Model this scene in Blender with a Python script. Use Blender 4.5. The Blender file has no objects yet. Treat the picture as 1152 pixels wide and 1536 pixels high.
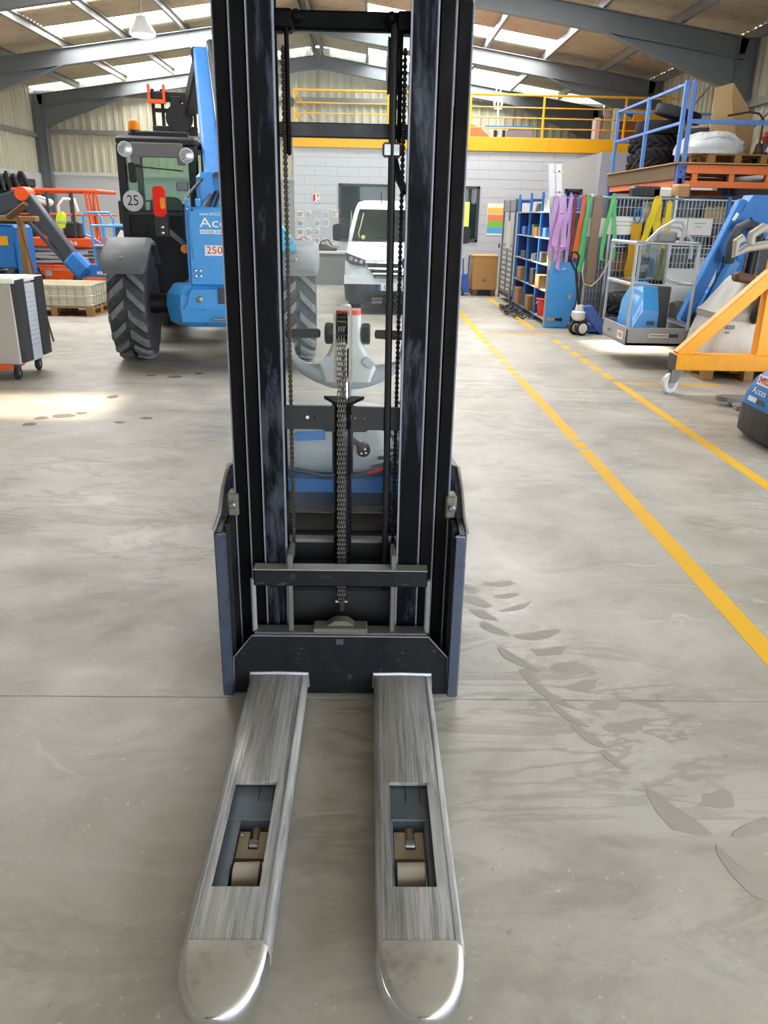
import bpy, math, random
from mathutils import Matrix, Vector
random.seed(7)
SC = bpy.context.scene
COL = SC.collection
PI = math.pi

# ------------------------------------------------------------------ camera
cam_data = bpy.data.cameras.new('camera')
cam_data.sensor_fit = 'VERTICAL'
cam_data.sensor_height = 36.0
cam_data.lens = 1180.0 / 1536.0 * 36.0
cam_data.clip_start = 0.05
cam_data.clip_end = 200
CAM = bpy.data.objects.new('camera', cam_data)
COL.objects.link(CAM)
_p, _y, _r = math.atan(446 / 1180.0), math.radians(1.3), math.radians(1.2)
_fw = Vector((math.sin(_y) * math.cos(_p), math.cos(_y) * math.cos(_p), -math.sin(_p)))
_r0 = Vector((math.cos(_y), -math.sin(_y), 0))
_u0 = _r0.cross(_fw)
_rt = _r0 * math.cos(_r) + _u0 * math.sin(_r)
_up = _u0 * math.cos(_r) - _r0 * math.sin(_r)
CAM.matrix_world = Matrix(((_rt.x, _up.x, -_fw.x, 0), (_rt.y, _up.y, -_fw.y, 0),
                           (_rt.z, _up.z, -_fw.z, 1.565), (0, 0, 0, 1)))
SC.camera = CAM

# ------------------------------------------------------------------ world, sun, exposure
W = bpy.data.worlds.new('sky'); SC.world = W; W.use_nodes = True
nt = W.node_tree; nt.nodes.clear()
_o = nt.nodes.new('ShaderNodeOutputWorld'); _b = nt.nodes.new('ShaderNodeBackground')
_b.inputs[0].default_value = (0.86, 0.93, 1.0, 1); _b.inputs[1].default_value = 4.7
nt.links.new(_b.outputs[0], _o.inputs[0])
SKYLIGHT_EMIT = 14.0
sun_d = bpy.data.lights.new('sun', 'SUN'); sun_d.energy = 18.0; sun_d.angle = math.radians(3.0); sun_d.color = (1.0, 0.93, 0.80)
SUN = bpy.data.objects.new('sun', sun_d); COL.objects.link(SUN)
SUN_DIR = Vector((-0.70, 0.05, 1.0)).normalized()          # towards the sun
SUN.rotation_euler = SUN_DIR.to_track_quat('Z', 'Y').to_euler()
SC.view_settings.view_transform = 'Standard'; SC.view_settings.look = 'None'
SC.view_settings.exposure = 0.62; SC.view_settings.gamma = 1.0; SC.view_settings.use_curve_mapping = False
SC.cycles.max_bounces = 7; SC.cycles.diffuse_bounces = 4; SC.cycles.glossy_bounces = 3
SC.cycles.transparent_max_bounces = 12; SC.cycles.sample_clamp_indirect = 6.0
SC.cycles.use_denoising = True; SC.cycles.caustics_reflective = False; SC.cycles.caustics_refractive = False

# ------------------------------------------------------------------ mesh builder
def rotm(axis, a): return Matrix.Rotation(a, 3, axis)
class MB:
    def __init__(s): s.v = []; s.f = []; s.m = []; s.mi = 0
    def add(s, vs, fs):
        b = len(s.v); s.v += [tuple(v) for v in vs]
        for f in fs: s.f.append([i + b for i in f]); s.m.append(s.mi)
        return s
    def obox(s, c, sz, R=None, ch=0.0):
        hx, hy, hz = sz[0] / 2, sz[1] / 2, sz[2] / 2
        ch = min(ch, hx * .9, hy * .9, hz * .9)
        vs = []; c = Vector(c)
        if ch <= 0:
            for x in (-hx, hx):
                for y in (-hy, hy):
                    for z in (-hz, hz): vs.append(Vector((x, y, z)))
            fs = [(0, 1, 3, 2), (4, 6, 7, 5), (0, 4, 5, 1), (2, 3, 7, 6), (0, 2, 6, 4), (1, 5, 7, 3)]
        else:
            idx = {}
            for sx in (-1, 1):
                for sy in (-1, 1):
                    for sz_ in (-1, 1):
                        for k in range(3):
                            p = [sx * (hx - ch), sy * (hy - ch), sz_ * (hz - ch)]
                            p[k] = (sx * hx, sy * hy, sz_ * hz)[k]
                            idx[(sx, sy, sz_, k)] = len(vs); vs.append(Vector(p))
            g = lambda a, b, c_, k: idx[(a, b, c_, k)]
            fs = []
            for d in (-1, 1):
                fs.append([g(d, -1, -1, 0), g(d, 1, -1, 0), g(d, 1, 1, 0), g(d, -1, 1, 0)][::d])
                fs.append([g(-1, d, -1, 1), g(-1, d, 1, 1), g(1, d, 1, 1), g(1, d, -1, 1)][::d])
                fs.append([g(-1, -1, d, 2), g(1, -1, d, 2), g(1, 1, d, 2), g(-1, 1, d, 2)][::d])
            for a in (-1, 1):
                for b in (-1, 1):
                    q = a * b
                    fs.append([g(a, b, -1, 0), g(a, b, -1, 1), g(a, b, 1, 1), g(a, b, 1, 0)][::q])
                    fs.append([g(a, -1, b, 2), g(a, -1, b, 0), g(a, 1, b, 0), g(a, 1, b, 2)][::-q][::-1])
                    fs.append([g(-1, a, b, 1), g(-1, a, b, 2), g(1, a, b, 2), g(1, a, b, 1)][::q][::-1])
            for a in (-1, 1):
                for b in (-1, 1):
                    for c_ in (-1, 1):
                        fs.append([g(a, b, c_, 0), g(a, b, c_, 1), g(a, b, c_, 2)][::a * b * c_])
        if R is not None: vs = [R @ v for v in vs]
        return s.add([v + c for v in vs], fs)
    def box(s, x0, x1, y0, y1, z0, z1, ch=0.0):
        return s.obox(((x0 + x1) / 2, (y0 + y1) / 2, (z0 + z1) / 2), (abs(x1 - x0), abs(y1 - y0), abs(z1 - z0)), None, ch)
    def beam(s, p0, p1, w, h, up=(0, 0, 1), ch=0.0):
        p0, p1 = Vector(p0), Vector(p1); d = p1 - p0; L = d.length; d.normalize()
        up = Vector(up)
        if abs(d.dot(up)) > .99: up = Vector((0, 1, 0)) if abs(d.z) > .9 else Vector((0, 0, 1))
        x = d.cross(up).normalized(); z = x.cross(d)
        R = Matrix((x, d, z)).transposed()
        return s.obox((p0 + p1) / 2, (w, L, h), R, ch)
    def cyl(s, p0, p1, r0, r1=None, seg=14, cap=True):
        return s.loft([s.ring(p0, Vector(p1) - Vector(p0), r0, seg), s.ring(p1, Vector(p1) - Vector(p0), r0 if r1 is None else r1, seg)], True, cap)
    def ring(s, c, d, r, seg, ph=0.0):
        d = Vector(d).normalized(); c = Vector(c)
        a = Vector((0, 0, 1)) if abs(d.z) < .9 else Vector((1, 0, 0))
        u = d.cross(a).normalized(); w = d.cross(u)
        return [c + u * (r * math.cos(ph + 2 * PI * i / seg)) + w * (r * math.sin(ph + 2 * PI * i / seg)) for i in range(seg)]
    def loft(s, rings, closed=True, cap=True):
        n = len(rings[0]); vs = [p for r in rings for p in r]; fs = []
        for k in range(len(rings) - 1):
            for i in range(n if closed else n - 1):
                j = (i + 1) % n
                fs.append((k * n + i, k * n + j, (k + 1) * n + j, (k + 1) * n + i))
        if cap and closed:
            fs.append(tuple(range(n - 1, -1, -1))); fs.append(tuple(range((len(rings) - 1) * n, len(rings) * n)))
        return s.add(vs, fs)
    def tube(s, pts, r, seg=8, closed=False, cap=True):
        pts = [Vector(p) for p in pts]; n = len(pts); rings = []; rr = r if isinstance(r, (list, tuple)) else [r] * n
        prev = None
        for i in range(n):
            a = pts[(i - 1) % n] if (closed or i > 0) else pts[i]
            b = pts[(i + 1) % n] if (closed or i < n - 1) else pts[i]
            d = (b - a).normalized()
            if prev is None:
                t = Vector((0, 0, 1)) if abs(d.z) < .9 else Vector((1, 0, 0)); u = d.cross(t).normalized()
            else:
                u = (prev - d * prev.dot(d)); u = u.normalized() if u.length > 1e-6 else d.orthogonal().normalized()
            prev = u; w = d.cross(u)
            rings.append([pts[i] + u * (rr[i] * math.cos(2 * PI * k / seg)) + w * (rr[i] * math.sin(2 * PI * k / seg)) for k in range(seg)])
        if closed: rings.append(rings[0])
        return s.loft(rings, True, cap and not closed)
    def prism(s, poly, axis, a0, a1):
        def P(p, a): return {'x': (a, p[0], p[1]), 'y': (p[0], a, p[1]), 'z': (p[0], p[1], a)}[axis]
        n = len(poly); vs = [P(p, a0) for p in poly] + [P(p, a1) for p in poly]
        fs = [tuple(range(n)), tuple(range(2 * n - 1, n - 1, -1))] + [(i, i + n, (i + 1) % n + n, (i + 1) % n) for i in range(n)]
        return s.add(vs, fs)
    def lathe(s, prof, o, d, seg=20):
        o = Vector(o); d = Vector(d).normalized(); rings = [s.ring(o + d * h, d, max(r, 1e-4), seg) for r, h in prof]
        return s.loft(rings, True, True)
    def ribbon(s, pts, w, t=0.003, side=(1, 0, 0)):
        side = Vector(side).normalized(); pts = [Vector(p) for p in pts]; rings = []
        for i, p in enumerate(pts):
            d = (pts[min(i + 1, len(pts) - 1)] - pts[max(i - 1, 0)]).normalized(); n = d.cross(side).normalized()
            ww = w[i] if isinstance(w, (list, tuple)) else w
            rings.append([p - side * ww / 2 - n * t / 2, p + side * ww / 2 - n * t / 2, p + side * ww / 2 + n * t / 2, p - side * ww / 2 + n * t / 2])
        return s.loft(rings)
def rrect(x0, x1, y0, y1, r, n=4):
    out = []
    for cx, cy, a in ((x1 - r, y1 - r, 0), (x0 + r, y1 - r, 90), (x0 + r, y0 + r, 180), (x1 - r, y0 + r, 270)):
        for i in range(n + 1):
            t = math.radians(a + 90 * i / n); out.append((cx + r * math.cos(t), cy + r * math.sin(t)))
    return out
def arc(c, r, a0, a1, n): return [(c[0] + r * math.cos(math.radians(a0 + (a1 - a0) * i / n)), c[1] + r * math.sin(math.radians(a0 + (a1 - a0) * i / n))) for i in range(n + 1)]

# ------------------------------------------------------------------ object helpers
ROOT = {}
def mesh_of(name, mb, mats, off=(0, 0, 0), smooth=None):
    me = bpy.data.meshes.new(name)
    me.from_pydata([(v[0] - off[0], v[1] - off[1], v[2] - off[2]) for v in mb.v], [], mb.f)
    mats = mats if isinstance(mats, (list, tuple)) else [mats]
    for m in mats: me.materials.append(m)
    if len(mats) > 1: me.polygons.foreach_set('material_index', mb.m)
    import bmesh
    bm = bmesh.new(); bm.from_mesh(me); bmesh.ops.recalc_face_normals(bm, faces=bm.faces); bm.to_mesh(me); bm.free()
    if smooth:
        me.polygons.foreach_set('use_smooth', [True] * len(me.polygons)); me.set_sharp_from_angle(angle=math.radians(smooth))
    me.update(); return me
def tag(o, label=None, cat=None, group=None, kind=None):
    if label: o['label'] = label
    if cat: o['category'] = cat
    if group: o['group'] = group
    if kind: o['kind'] = kind
    return o
def thing(name, label, cat, loc=(0, 0, 0), rz=0.0, group=None, kind=None, local=False):
    o = bpy.data.objects.new(name, None); COL.objects.link(o); o.empty_display_size = .1
    o.location = loc; o.rotation_euler = (0, 0, rz); tag(o, label, cat, group, kind)
    ROOT[o] = (0, 0, 0) if local else tuple(loc); return o
def part(name, mb, mats, parent, smooth=35, label=None, kind=None):
    off = ROOT[parent]; o = bpy.data.objects.new(name, mesh_of(name, mb, mats, off, smooth))
    COL.objects.link(o); o.parent = parent; ROOT[o] = off; tag(o, label, None, None, kind); return o
def solo(name, mb, mats, label, cat, loc=(0, 0, 0), rz=0.0, group=None, kind=None, smooth=35, local=False):
    o = bpy.data.objects.new(name, mesh_of(name, mb, mats, (0, 0, 0) if local else loc, smooth)); COL.objects.link(o)
    o.location = loc; o.rotation_euler = (0, 0, rz); ROOT[o] = (0, 0, 0) if local else tuple(loc); return tag(o, label, cat, group, kind)
def inst(src, parent, loc=(0, 0, 0), rot=(0, 0, 0), scale=(1, 1, 1)):
    o = src.copy(); COL.objects.link(o); o.parent = parent; o.location = loc; o.rotation_euler = rot; o.scale = scale; return o
def dup(root, loc, rz=None, label=None, group=None, scale=None):
    def rec(o, par):
        c = o.copy(); COL.objects.link(c); c.parent = par
        for ch in [k for k in bpy.data.objects if k.parent == o]: rec(ch, c)
        return c
    c = rec(root, None); c.location = loc
    if rz is not None: c.rotation_euler = (0, 0, rz)
    if scale is not None: c.scale = scale
    if label: c['label'] = label
    if group: c['group'] = group
    return c
def lettering(txt, size, loc, mat, parent, rot=(PI / 2, 0, 0), sx=1.0, depth=.0015, align='CENTER', name='lettering', shear=0.0):
    cu = bpy.data.curves.new('lettering', 'FONT'); cu.body = txt; cu.size = size; cu.align_x = align; cu.align_y = 'CENTER'
    cu.extrude = depth; cu.resolution_u = 2; cu.shear = shear
    t = bpy.data.objects.new('tmp_lettering', cu); COL.objects.link(t)
    bpy.context.view_layer.update()
    me = bpy.data.meshes.new_from_object(t.evaluated_get(bpy.context.evaluated_depsgraph_get()))
    bpy.data.objects.remove(t); bpy.data.curves.remove(cu)
    me.materials.clear(); me.materials.append(mat); me.name = name
    o = bpy.data.objects.new(name, me); COL.objects.link(o); o.parent = parent
    off = ROOT[parent]; o.location = (loc[0] - off[0], loc[1] - off[1], loc[2] - off[2]); o.rotation_euler = rot; o.scale = (sx, 1, 1)
    return o

# ------------------------------------------------------------------ materials
def lin(h):
    if isinstance(h, (tuple, list)): return tuple(h)
    h = h.lstrip('#'); c = [int(h[i:i + 2], 16) / 255 for i in (0, 2, 4)]
    return tuple(x / 12.92 if x <= .04045 else ((x + .055) / 1.055) ** 2.4 for x in c)
class NT:
    def __init__(s, name):
        s.m = bpy.data.materials.new(name); s.m.use_nodes = True; s.t = s.m.node_tree; s.t.nodes.clear()
        s.out = s.n('ShaderNodeOutputMaterial'); s.p = s.n('ShaderNodeBsdfPrincipled'); s.l(s.p.outputs[0], s.out.inputs[0])
        s.tc = s.n('ShaderNodeTexCoord')
    def n(s, t, **k):
        x = s.t.nodes.new(t)
        for a, b in k.items(): setattr(x, a, b)
        return x
    def l(s, a, b): s.t.links.new(a, b)
    def map(s, scale=(1, 1, 1), rot=(0, 0, 0), co='Object', loc=(0, 0, 0)):
        m = s.n('ShaderNodeMapping'); m.inputs['Scale'].default_value = scale; m.inputs['Rotation'].default_value = rot; m.inputs['Location'].default_value = loc
        s.l(s.tc.outputs[co], m.inputs[0]); return m.outputs[0]
    def noise(s, sc=5, det=5, rough=.6, co=None, dist=0):
        x = s.n('ShaderNodeTexNoise'); x.inputs['Scale'].default_value = sc; x.inputs['Detail'].default_value = det
        x.inputs['Roughness'].default_value = rough; x.inputs['Distortion'].default_value = dist
        s.l(co if co is not None else s.tc.outputs['Object'], x.inputs['Vector']); return x.outputs['Fac']
    def ramp(s, fac, stops):
        r = s.n('ShaderNodeValToRGB'); e = r.color_ramp.elements
        while len(e) < len(stops): e.new(.5)
        for i, (p, c) in enumerate(stops):
            e[i].position = p; e[i].color = (*lin(c), 1) if not isinstance(c, float) else (c, c, c, 1)
        s.l(fac, r.inputs[0]); return r.outputs[0]
    def mix(s, fac, a, b, mode='MIX'):
        x = s.n('ShaderNodeMix', data_type='RGBA', blend_type=mode)
        for sock, val in ((x.inputs[0], fac), (x.inputs[6], a), (x.inputs[7], b)):
            if hasattr(val, 'is_linked'): s.l(val, sock)
            elif isinstance(val, (int, float)): sock.default_value = val
            else: sock.default_value = (*lin(val), 1)
        return x.outputs[2]
    def math(s, op, a, b=None):
        x = s.n('ShaderNodeMath', operation=op)
        for sock, val in ((x.inputs[0], a), (x.inputs[1], b)):
            if val is None: continue
            if hasattr(val, 'is_linked'): s.l(val, sock)
            else: sock.default_value = val
        return x.outputs[0]
    def set(s, col=None, rough=None, metal=None, spec=None, coat=None):
        for k, val in (('Base Color', col), ('Roughness', rough), ('Metallic', metal), ('Specular IOR Level', spec), ('Coat Weight', coat)):
            if val is None: continue
            if hasattr(val, 'is_linked'): s.l(val, s.p.inputs[k])
            elif k == 'Base Color': s.p.inputs[k].default_value = (*lin(val), 1)
            else: s.p.inputs[k].default_value = val
    def bump(s, h, strength=.3, dist=.01):
        b = s.n('ShaderNodeBump'); b.inputs['Strength'].default_value = strength; b.inputs['Distance'].default_value = dist
        s.l(h, b.inputs['Height']); s.l(b.outputs[0], s.p.inputs['Normal'])
MATS = {}
def M(name, col, rough=.5, metal=0.0, var=.12, scale=6.0, bump=0.0, coat=0.0, spec=.5, dirt=None, dirt_amt=.35):
    if name in MATS: return MATS[name]
    n = NT(name); c = lin(col)
    a = tuple(max(0, x * (1 - var)) for x in c); b = tuple(min(1, x * (1 + var)) for x in c)
    f = n.noise(scale, 5, .65); colr = n.mix(f, a, b)
    if dirt:
        d = n.ramp(n.noise(scale * 2.3, 6, .7), [(.5, 0.0), (.72, dirt_amt)]); colr = n.mix(d, colr, dirt)
    n.set(colr, n.ramp(n.noise(scale * 1.7, 3), [(.3, max(0.02, rough - .08)), (.7, min(1.0, rough + .08))]), metal, spec, coat)
    if bump: n.bump(n.noise(scale * 8, 4), bump, .004)
    MATS[name] = n.m; return n.m
def emit(name, col, s):
    n = NT(name); n.set(col, .4); n.p.inputs['Emission Color'].default_value = (*lin(col), 1); n.p.inputs['Emission Strength'].default_value = s
    return n.m
def glass(name, tint, alpha=.25, rough=.03):
    n = NT(name); n.set(tint, rough, 0, .6); t = n.n('ShaderNodeBsdfTransparent'); x = n.n('ShaderNodeMixShader'); x.inputs[0].default_value = alpha
    t.inputs[0].default_value = (*[min(1, .6 + .4 * q) for q in lin(tint)], 1)
    n.l(t.outputs[0], x.inputs[1]); n.l(n.p.outputs[0], x.inputs[2]); n.l(x.outputs[0], n.out.inputs[0]); return n.m

def floor_material():
    n = NT('polished concrete'); g = n.map()
    base = n.ramp(n.noise(.55, 6, .6, g), [(.28, '#928c81'), (.45, '#a8a398'), (.6, '#b8b4aa'), (.76, '#c7c3ba')])
    blot = n.ramp(n.noise(1.7, 8, .68, g, .6), [(.35, '#8a8478'), (.52, '#b0aba0'), (.7, '#c7c4bb')])
    c = n.mix(.55, base, blot)
    warm = n.ramp(n.noise(.35, 3, .5, n.map(loc=(7, 3, 0))), [(.45, 0.0), (.65, .4)]); c = n.mix(warm, c, '#a1988a')
    # tyre smears running along the aisle
    sm = n.ramp(n.noise(1.0, 6, .7, n.map((1.3, 2.6, 1), (0, 0, math.radians(24))), 1.2), [(.50, 0.0), (.68, .36)]); c = n.mix(sm, c, '#7b766d')
    sm2 = n.ramp(n.noise(1.3, 5, .6, n.map((1.2, 2.2, 1), (0, 0, math.radians(-35)), loc=(3, 9, 0)), 1.6), [(.54, 0.0), (.68, .30)]); c = n.mix(sm2, c, '#c4c2ba')
    sp = n.ramp(n.noise(46, 2, .5, g), [(.69, 0.0), (.73, .55)]); c = n.mix(sp, c, '#d2d0c6')
    dk = n.ramp(n.noise(28, 3, .6, n.map(loc=(5, 5, 0))), [(.68, 0.0), (.75, .4)]); c = n.mix(dk, c, '#625d54')
    fine = n.noise(120, 3, .6, g); c = n.mix(n.math('MULTIPLY', fine, .16), c, '#6a655c')
    iso = n.math('ABSOLUTE', n.math('SUBTRACT', n.noise(1.6, 2, .5, n.map((1, 2.2, 1), (0, 0, .35), loc=(2, 8, 0)), .6), .5))
    scuff = n.math('MULTIPLY', n.ramp(iso, [(.004, 1.0), (.012, 0.0)]), n.ramp(n.noise(.8, 3, .5, n.map(loc=(9, 1, 0))), [(.55, 0.0), (.70, .38)])); c = n.mix(scuff, c, '#cdc9bc')
    iso2 = n.math('ABSOLUTE', n.math('SUBTRACT', n.noise(1.5, 4, .6, n.map((1, 3, 1), (0, 0, .5), loc=(6, 2, 0)), 1.0), .48))
    skid = n.math('MULTIPLY', n.ramp(iso2, [(.01, 1.0), (.05, 0.0)]), n.ramp(n.noise(.6, 3, .5, n.map(loc=(1, 7, 0))), [(.46, 0.0), (.62, .45)])); c = n.mix(skid, c, '#6f685c')
    n.set(c, n.ramp(n.noise(2.2, 5, .6, g), [(.3, .32), (.7, .58)]), 0, .45)
    n.bump(n.noise(60, 3, .6, g), .06, .002); return n.m
def worn(name, base, bare, streak=(1, 1, 1), lo=.56, hi=.66, rough=.42, metal_bare=.8, sc=6, extra=None, edge='#6f7480', spec=.3):
    n = NT(name); g = n.map(streak); k = n.noise(sc, 7, .72, g, .3)
    f = n.ramp(k, [(lo, 0.0), (hi, 1.0)])
    cloud = n.mix(n.noise(3, 4), base, edge); b2 = n.mix(.25, base, cloud)
    c = n.mix(f, b2, bare)
    if extra:
        e = n.ramp(n.noise(sc * .6, 6, .7, n.map(streak, loc=(3, 1, 4))), [(.5, 0.0), (.64, .8)]); c = n.mix(e, c, extra)
    n.set(c, n.ramp(n.noise(9, 4), [(.3, rough - .12), (.7, rough + .12)]), n.math('MULTIPLY', f, metal_bare), spec)
    n.bump(k, .08, .002); return n.m
def wood(name, a, b, sc=(1, 12, 12), rough=.65):
    n = NT(name); f = n.noise(2.2, 6, .7, n.map(sc), 1.0); n.set(n.mix(f, a, b), rough, 0, .3); n.bump(f, .15, .004); return n.m
def paint_line():
    n = NT('yellow floor paint'); g = n.map(co='Object')
    w = n.ramp(n.noise(7, 8, .75, g, .6), [(.60, 0.0), (.70, .75)])
    c = n.mix(n.noise(3, 4, .6, g), '#e6b20e', '#d4a00a'); n.set(n.mix(w, c, '#99917c'), .6, 0, .4); return n.m
def sheet(name, a, b, stain):
    n = NT(name); c = n.mix(n.noise(.8, 4), a, b)
    st = n.ramp(n.noise(1.2, 6, .7, n.map((2.5, 2.5, .35))), [(.5, 0.0), (.72, .6)]); n.set(n.mix(st, c, stain), .62, 0, .3); return n.m
def hazy():
    n = NT('clear scratched guard'); n.set('#cfd6d8', .12, 0, .6)
    t = n.n('ShaderNodeBsdfTransparent'); t.inputs[0].default_value = (.93, .95, .95, 1)
    x = n.n('ShaderNodeMixShader'); fr = n.n('ShaderNodeFresnel'); fr.inputs[0].default_value = 1.45
    n.l(n.math('ADD', n.math('MULTIPLY', fr.outputs[0], .45), n.ramp(n.noise(2.5, 6, .7), [(.35, .0), (.75, .04)])), x.inputs[0])
    n.l(t.outputs[0], x.inputs[1]); n.l(n.p.outputs[0], x.inputs[2]); n.l(x.outputs[0], n.out.inputs[0]); return n.m
FLOOR = floor_material(); LINE = paint_line()
MASTBLK = worn('worn black mast paint', '#050609', '#5b606d', (1.6, 1.6, .30), .52, .82, .5, .0, 8, None, '#0e1015', .08)
MASTDRY = worn('dusty black mast paint', '#050506', '#191613', (1, 1, .12), .50, .72, .6, .0, 5, None, '#0b0b0b', .08)
CARRBLK = worn('scuffed black carriage', '#0b0d11', '#6f757f', (2.2, 1, 5), .60, .78, .45, .2, 8, None, '#1c2026')
FORKMET = worn('worn fork steel', '#595a5c', '#bebcb6', (26, .8, 2), .34, .68, .42, .4, 3, '#96938a', '#85858a')
TIPMET = M('fork nose steel', '#b3afa5', .33, .55, .14, 4, 0, 0, .4, '#5a5a5b', .55)
BARE = M('bare edge steel', '#a7abb3', .35, .7, .15, 20)
EDGE = M('worn lit mast edge', '#7a7f89', .5, .3, .2, 14); CHROME = M('chrome', '#d8d8d8', .12, 1.0, .03, 9)
STEEL = M('grey steel', '#8f918f', .4, .8, .15, 12)
CHAINM = M('oily chain steel', '#5a554c', .42, .85, .3, 60, dirt='#2c2823', dirt_amt=.6)
CHAIND = M('rusty dark chain', '#4a4138', .55, .6, .3, 50, dirt='#15120f', dirt_amt=.7)
BLACK = M('black plastic', '#17181a', .5, 0, .25, 9)
DEEP = M('black enamel', '#0f0f10', .55, 0, .2, 8)
RUBBER = M('tyre rubber', '#35363a', .78, 0, .22, 7, .3, dirt='#6b6862', dirt_amt=.5)
RUBBER2 = M('dull black tyre', '#1e1f21', .8, 0, .22, 7, .3)
BLUE = M('sky blue paint', '#3f97dd', .34, 0, .06, 3, 0, .25)
BLUE2 = M('bright blue paint', '#2f78c4', .5, 0, .1, 4, 0, 0, .35, dirt='#1d3f66', dirt_amt=.3)
BLUERACK = M('rack blue paint', '#3c62b4', .45, 0, .1, 6)
BLUEDK = M('shelf blue panel', '#1d3f8e', .5, 0, .1, 4)
ORANGE = M('orange paint', '#e4551e', .42, 0, .08, 4)
ORACK = M('rack orange beam', '#ee7a3c', .5, 0, .08, 4)
YELLOW = M('yellow steel paint', '#eba90c', .45, 0, .07, 3)
AMBERY = M('gantry orange yellow', '#f0a012', .42, 0, .06, 3, dirt='#b06b10', dirt_amt=.25)
WHITE = M('white gloss paint', '#e9ecee', .28, 0, .03, 3, 0, .3)
OFFW = M('off white plastic', '#d6d6d2', .42, 0, .05, 4)
GREYP = M('light grey plastic', '#a5a8ab', .42, 0, .06, 4)
GREYM = M('mid grey paint', '#7c7e80', .5, 0, .1, 5)
GREYD = M('dark grey paint', '#3b3d41', .5, 0, .12, 5)
WOODP = wood('pallet wood', '#b08a58', '#7d5d37'); PLY = wood('plywood board', '#c59a63', '#a97f4c', (2, 2, 9)); PLYD = wood('old board', '#7d6547', '#5a4630')
CARD = M('cardboard', '#b58d5f', .8, 0, .1, 5); CARDL = M('pale cardboard', '#cfae7e', .8, 0, .06, 3)
PAPER = M('white paper', '#eceae4', .7, 0, .03, 5); RED = M('red plastic', '#d1281c', .4, 0, .1, 6); GREEN = M('green', '#2f8f3d', .5, 0, .1, 6)
LRED = M('red letters', '#cf1f1f', .5); LWHITE = M('white letters', '#f4f4f4', .5, 0, .02); LBLACK = M('black letters', '#1b1b1d', .5); LBLUE = M('blue letters', '#2d55a5', .5)
LGREY = M('grey letters', '#9aa0a6', .5)
PURP = M('violet sling', '#c29ad0', .75, 0, .15, 30); YSL = M('yellow sling', '#ecd02a', .75, 0, .12, 30); GSL = M('green sling', '#57b574', .75, 0, .15, 30)
OSL = M('orange sling', '#d06a2e', .75, 0, .15, 30); BSL = M('brown sling', '#8a7563', .8, 0, .15, 30); MSL = M('mustard sling', '#c99a1c', .78, 0, .18, 30); RSL = M('maroon sling', '#7c3b35', .78, 0, .15, 30)
GALV = M('galvanised wire', '#b3b9bd', .38, .6, .12, 14); ALU = M('aluminium', '#d3d7da', .3, .7, .06, 8)
FILM = M('plastic film', '#d5d9db', .28, 0, .1, 9, .4); AMBER = M('amber lens', '#f08a1c', .35, 0, .1, 9, 0, 0, .3); REDL = M('red lens', '#dd1f0a', .35, 0, .12, 20, 0, 0, .25)
GLASSD = glass('dark window glass', '#2b3a3c', .75); GLASSG = glass('green cab glass', '#b9d8c8', .12); GLASSV = glass('van glass', '#222d2c', .80)
GUARD = hazy(); FROST = M('milky plastic', '#e4dcc0', .45, 0, .06, 3)
# ================================================================== SETTING
XL, XR, YB, YF = -10.2, 7.05, 26.6, -5.0
XRIDGE, ZRIDGE, SLOPE = -1.6, 6.15, 0.1453
def zroof(x): return ZRIDGE - SLOPE * abs(x - XRIDGE)
# floor with sawn joints across the hall
mb = MB(); joints = [-2.9, 2.315, 7.55, 12.8, 18.0, 23.2]; pr = [(YF - 3, -.02), (YF - 3, 0)]
for j in joints: pr += [(j - .003, 0), (j - .0022, -.006), (j + .0022, -.006), (j + .003, 0)]
pr += [(YB + .3, 0), (YB + .3, -.02)]
FL = None
vs = []; fs = []
for (y, z) in pr[1:-1]: vs += [(XL - .2, y, z), (XR + 6, y, z)]
for i in range(len(pr) - 3): fs.append((2 * i, 2 * i + 1, 2 * i + 3, 2 * i + 2))
mb.add(vs, fs)
FL = solo('floor', mb, FLOOR, 'grey worn concrete hall floor with sawn joints and tyre smears', 'floor', kind='structure', smooth=None)
def line(x0, x1, y0, y1, lab=None):
    return part('yellow_line', MB().box(x0, x1, y0, y1, .0, .0008), LINE, FL, None, lab)
for a, b in [(1.4, 5.48), (5.52, 5.68), (5.73, 8.1), (8.22, 8.42), (8.55, 8.75), (8.9, 9.15), (9.3, 9.5), (9.65, 9.9), (10.05, 10.3), (10.5, 10.75), (10.9, 15.5)]:
    line(1.518, 1.613, a, b)
for a, b in [(2.8, 8.0), (8.15, 8.5), (8.65, 8.95), (9.1, 9.4), (9.6, 9.9), (10.1, 10.4), (10.6, 10.9)]: line(2.497, 2.583, a, b)
line(2.40, 2.50, 11.95, 16.7); line(1.62, 2.9, 11.36, 11.42); line(2.62, 3.6, 7.92, 7.98)
def stain(pts, col, lab):
    part('floor_stain', MB().prism(pts, 'z', .0, .0003 + .0009 * random.random()), M('oil stain ' + col, col, .6, 0, .2, 9, 0, 0, .3), FL, None, lab)
def blob(cx, cy, rx, ry, n=14, j=.25):
    return [(cx + rx * math.cos(2 * PI * i / n) * (1 + random.uniform(-j, j)), cy + ry * math.sin(2 * PI * i / n) * (1 + random.uniform(-j, j))) for i in range(n)]
for cx, cy, rx, ry in [(-2.28, 6.95, .05, .08), (-2.45, 6.24, .09, .07), (-2.6, 6.15, .05, .05), (-2.35, 6.33, .05, .04), (-2.62, 5.95, .05, .06), (-1.78, 6.2, .05, .04), (-1.95, 6.05, .04, .03), (-1.95, 7.9, .07, .06), (-2.2, 7.95, .05, .04), (-1.75, 8.1, .05, .05)]:
    stain(blob(cx, cy, rx, ry), '#6d6453', None)
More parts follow.
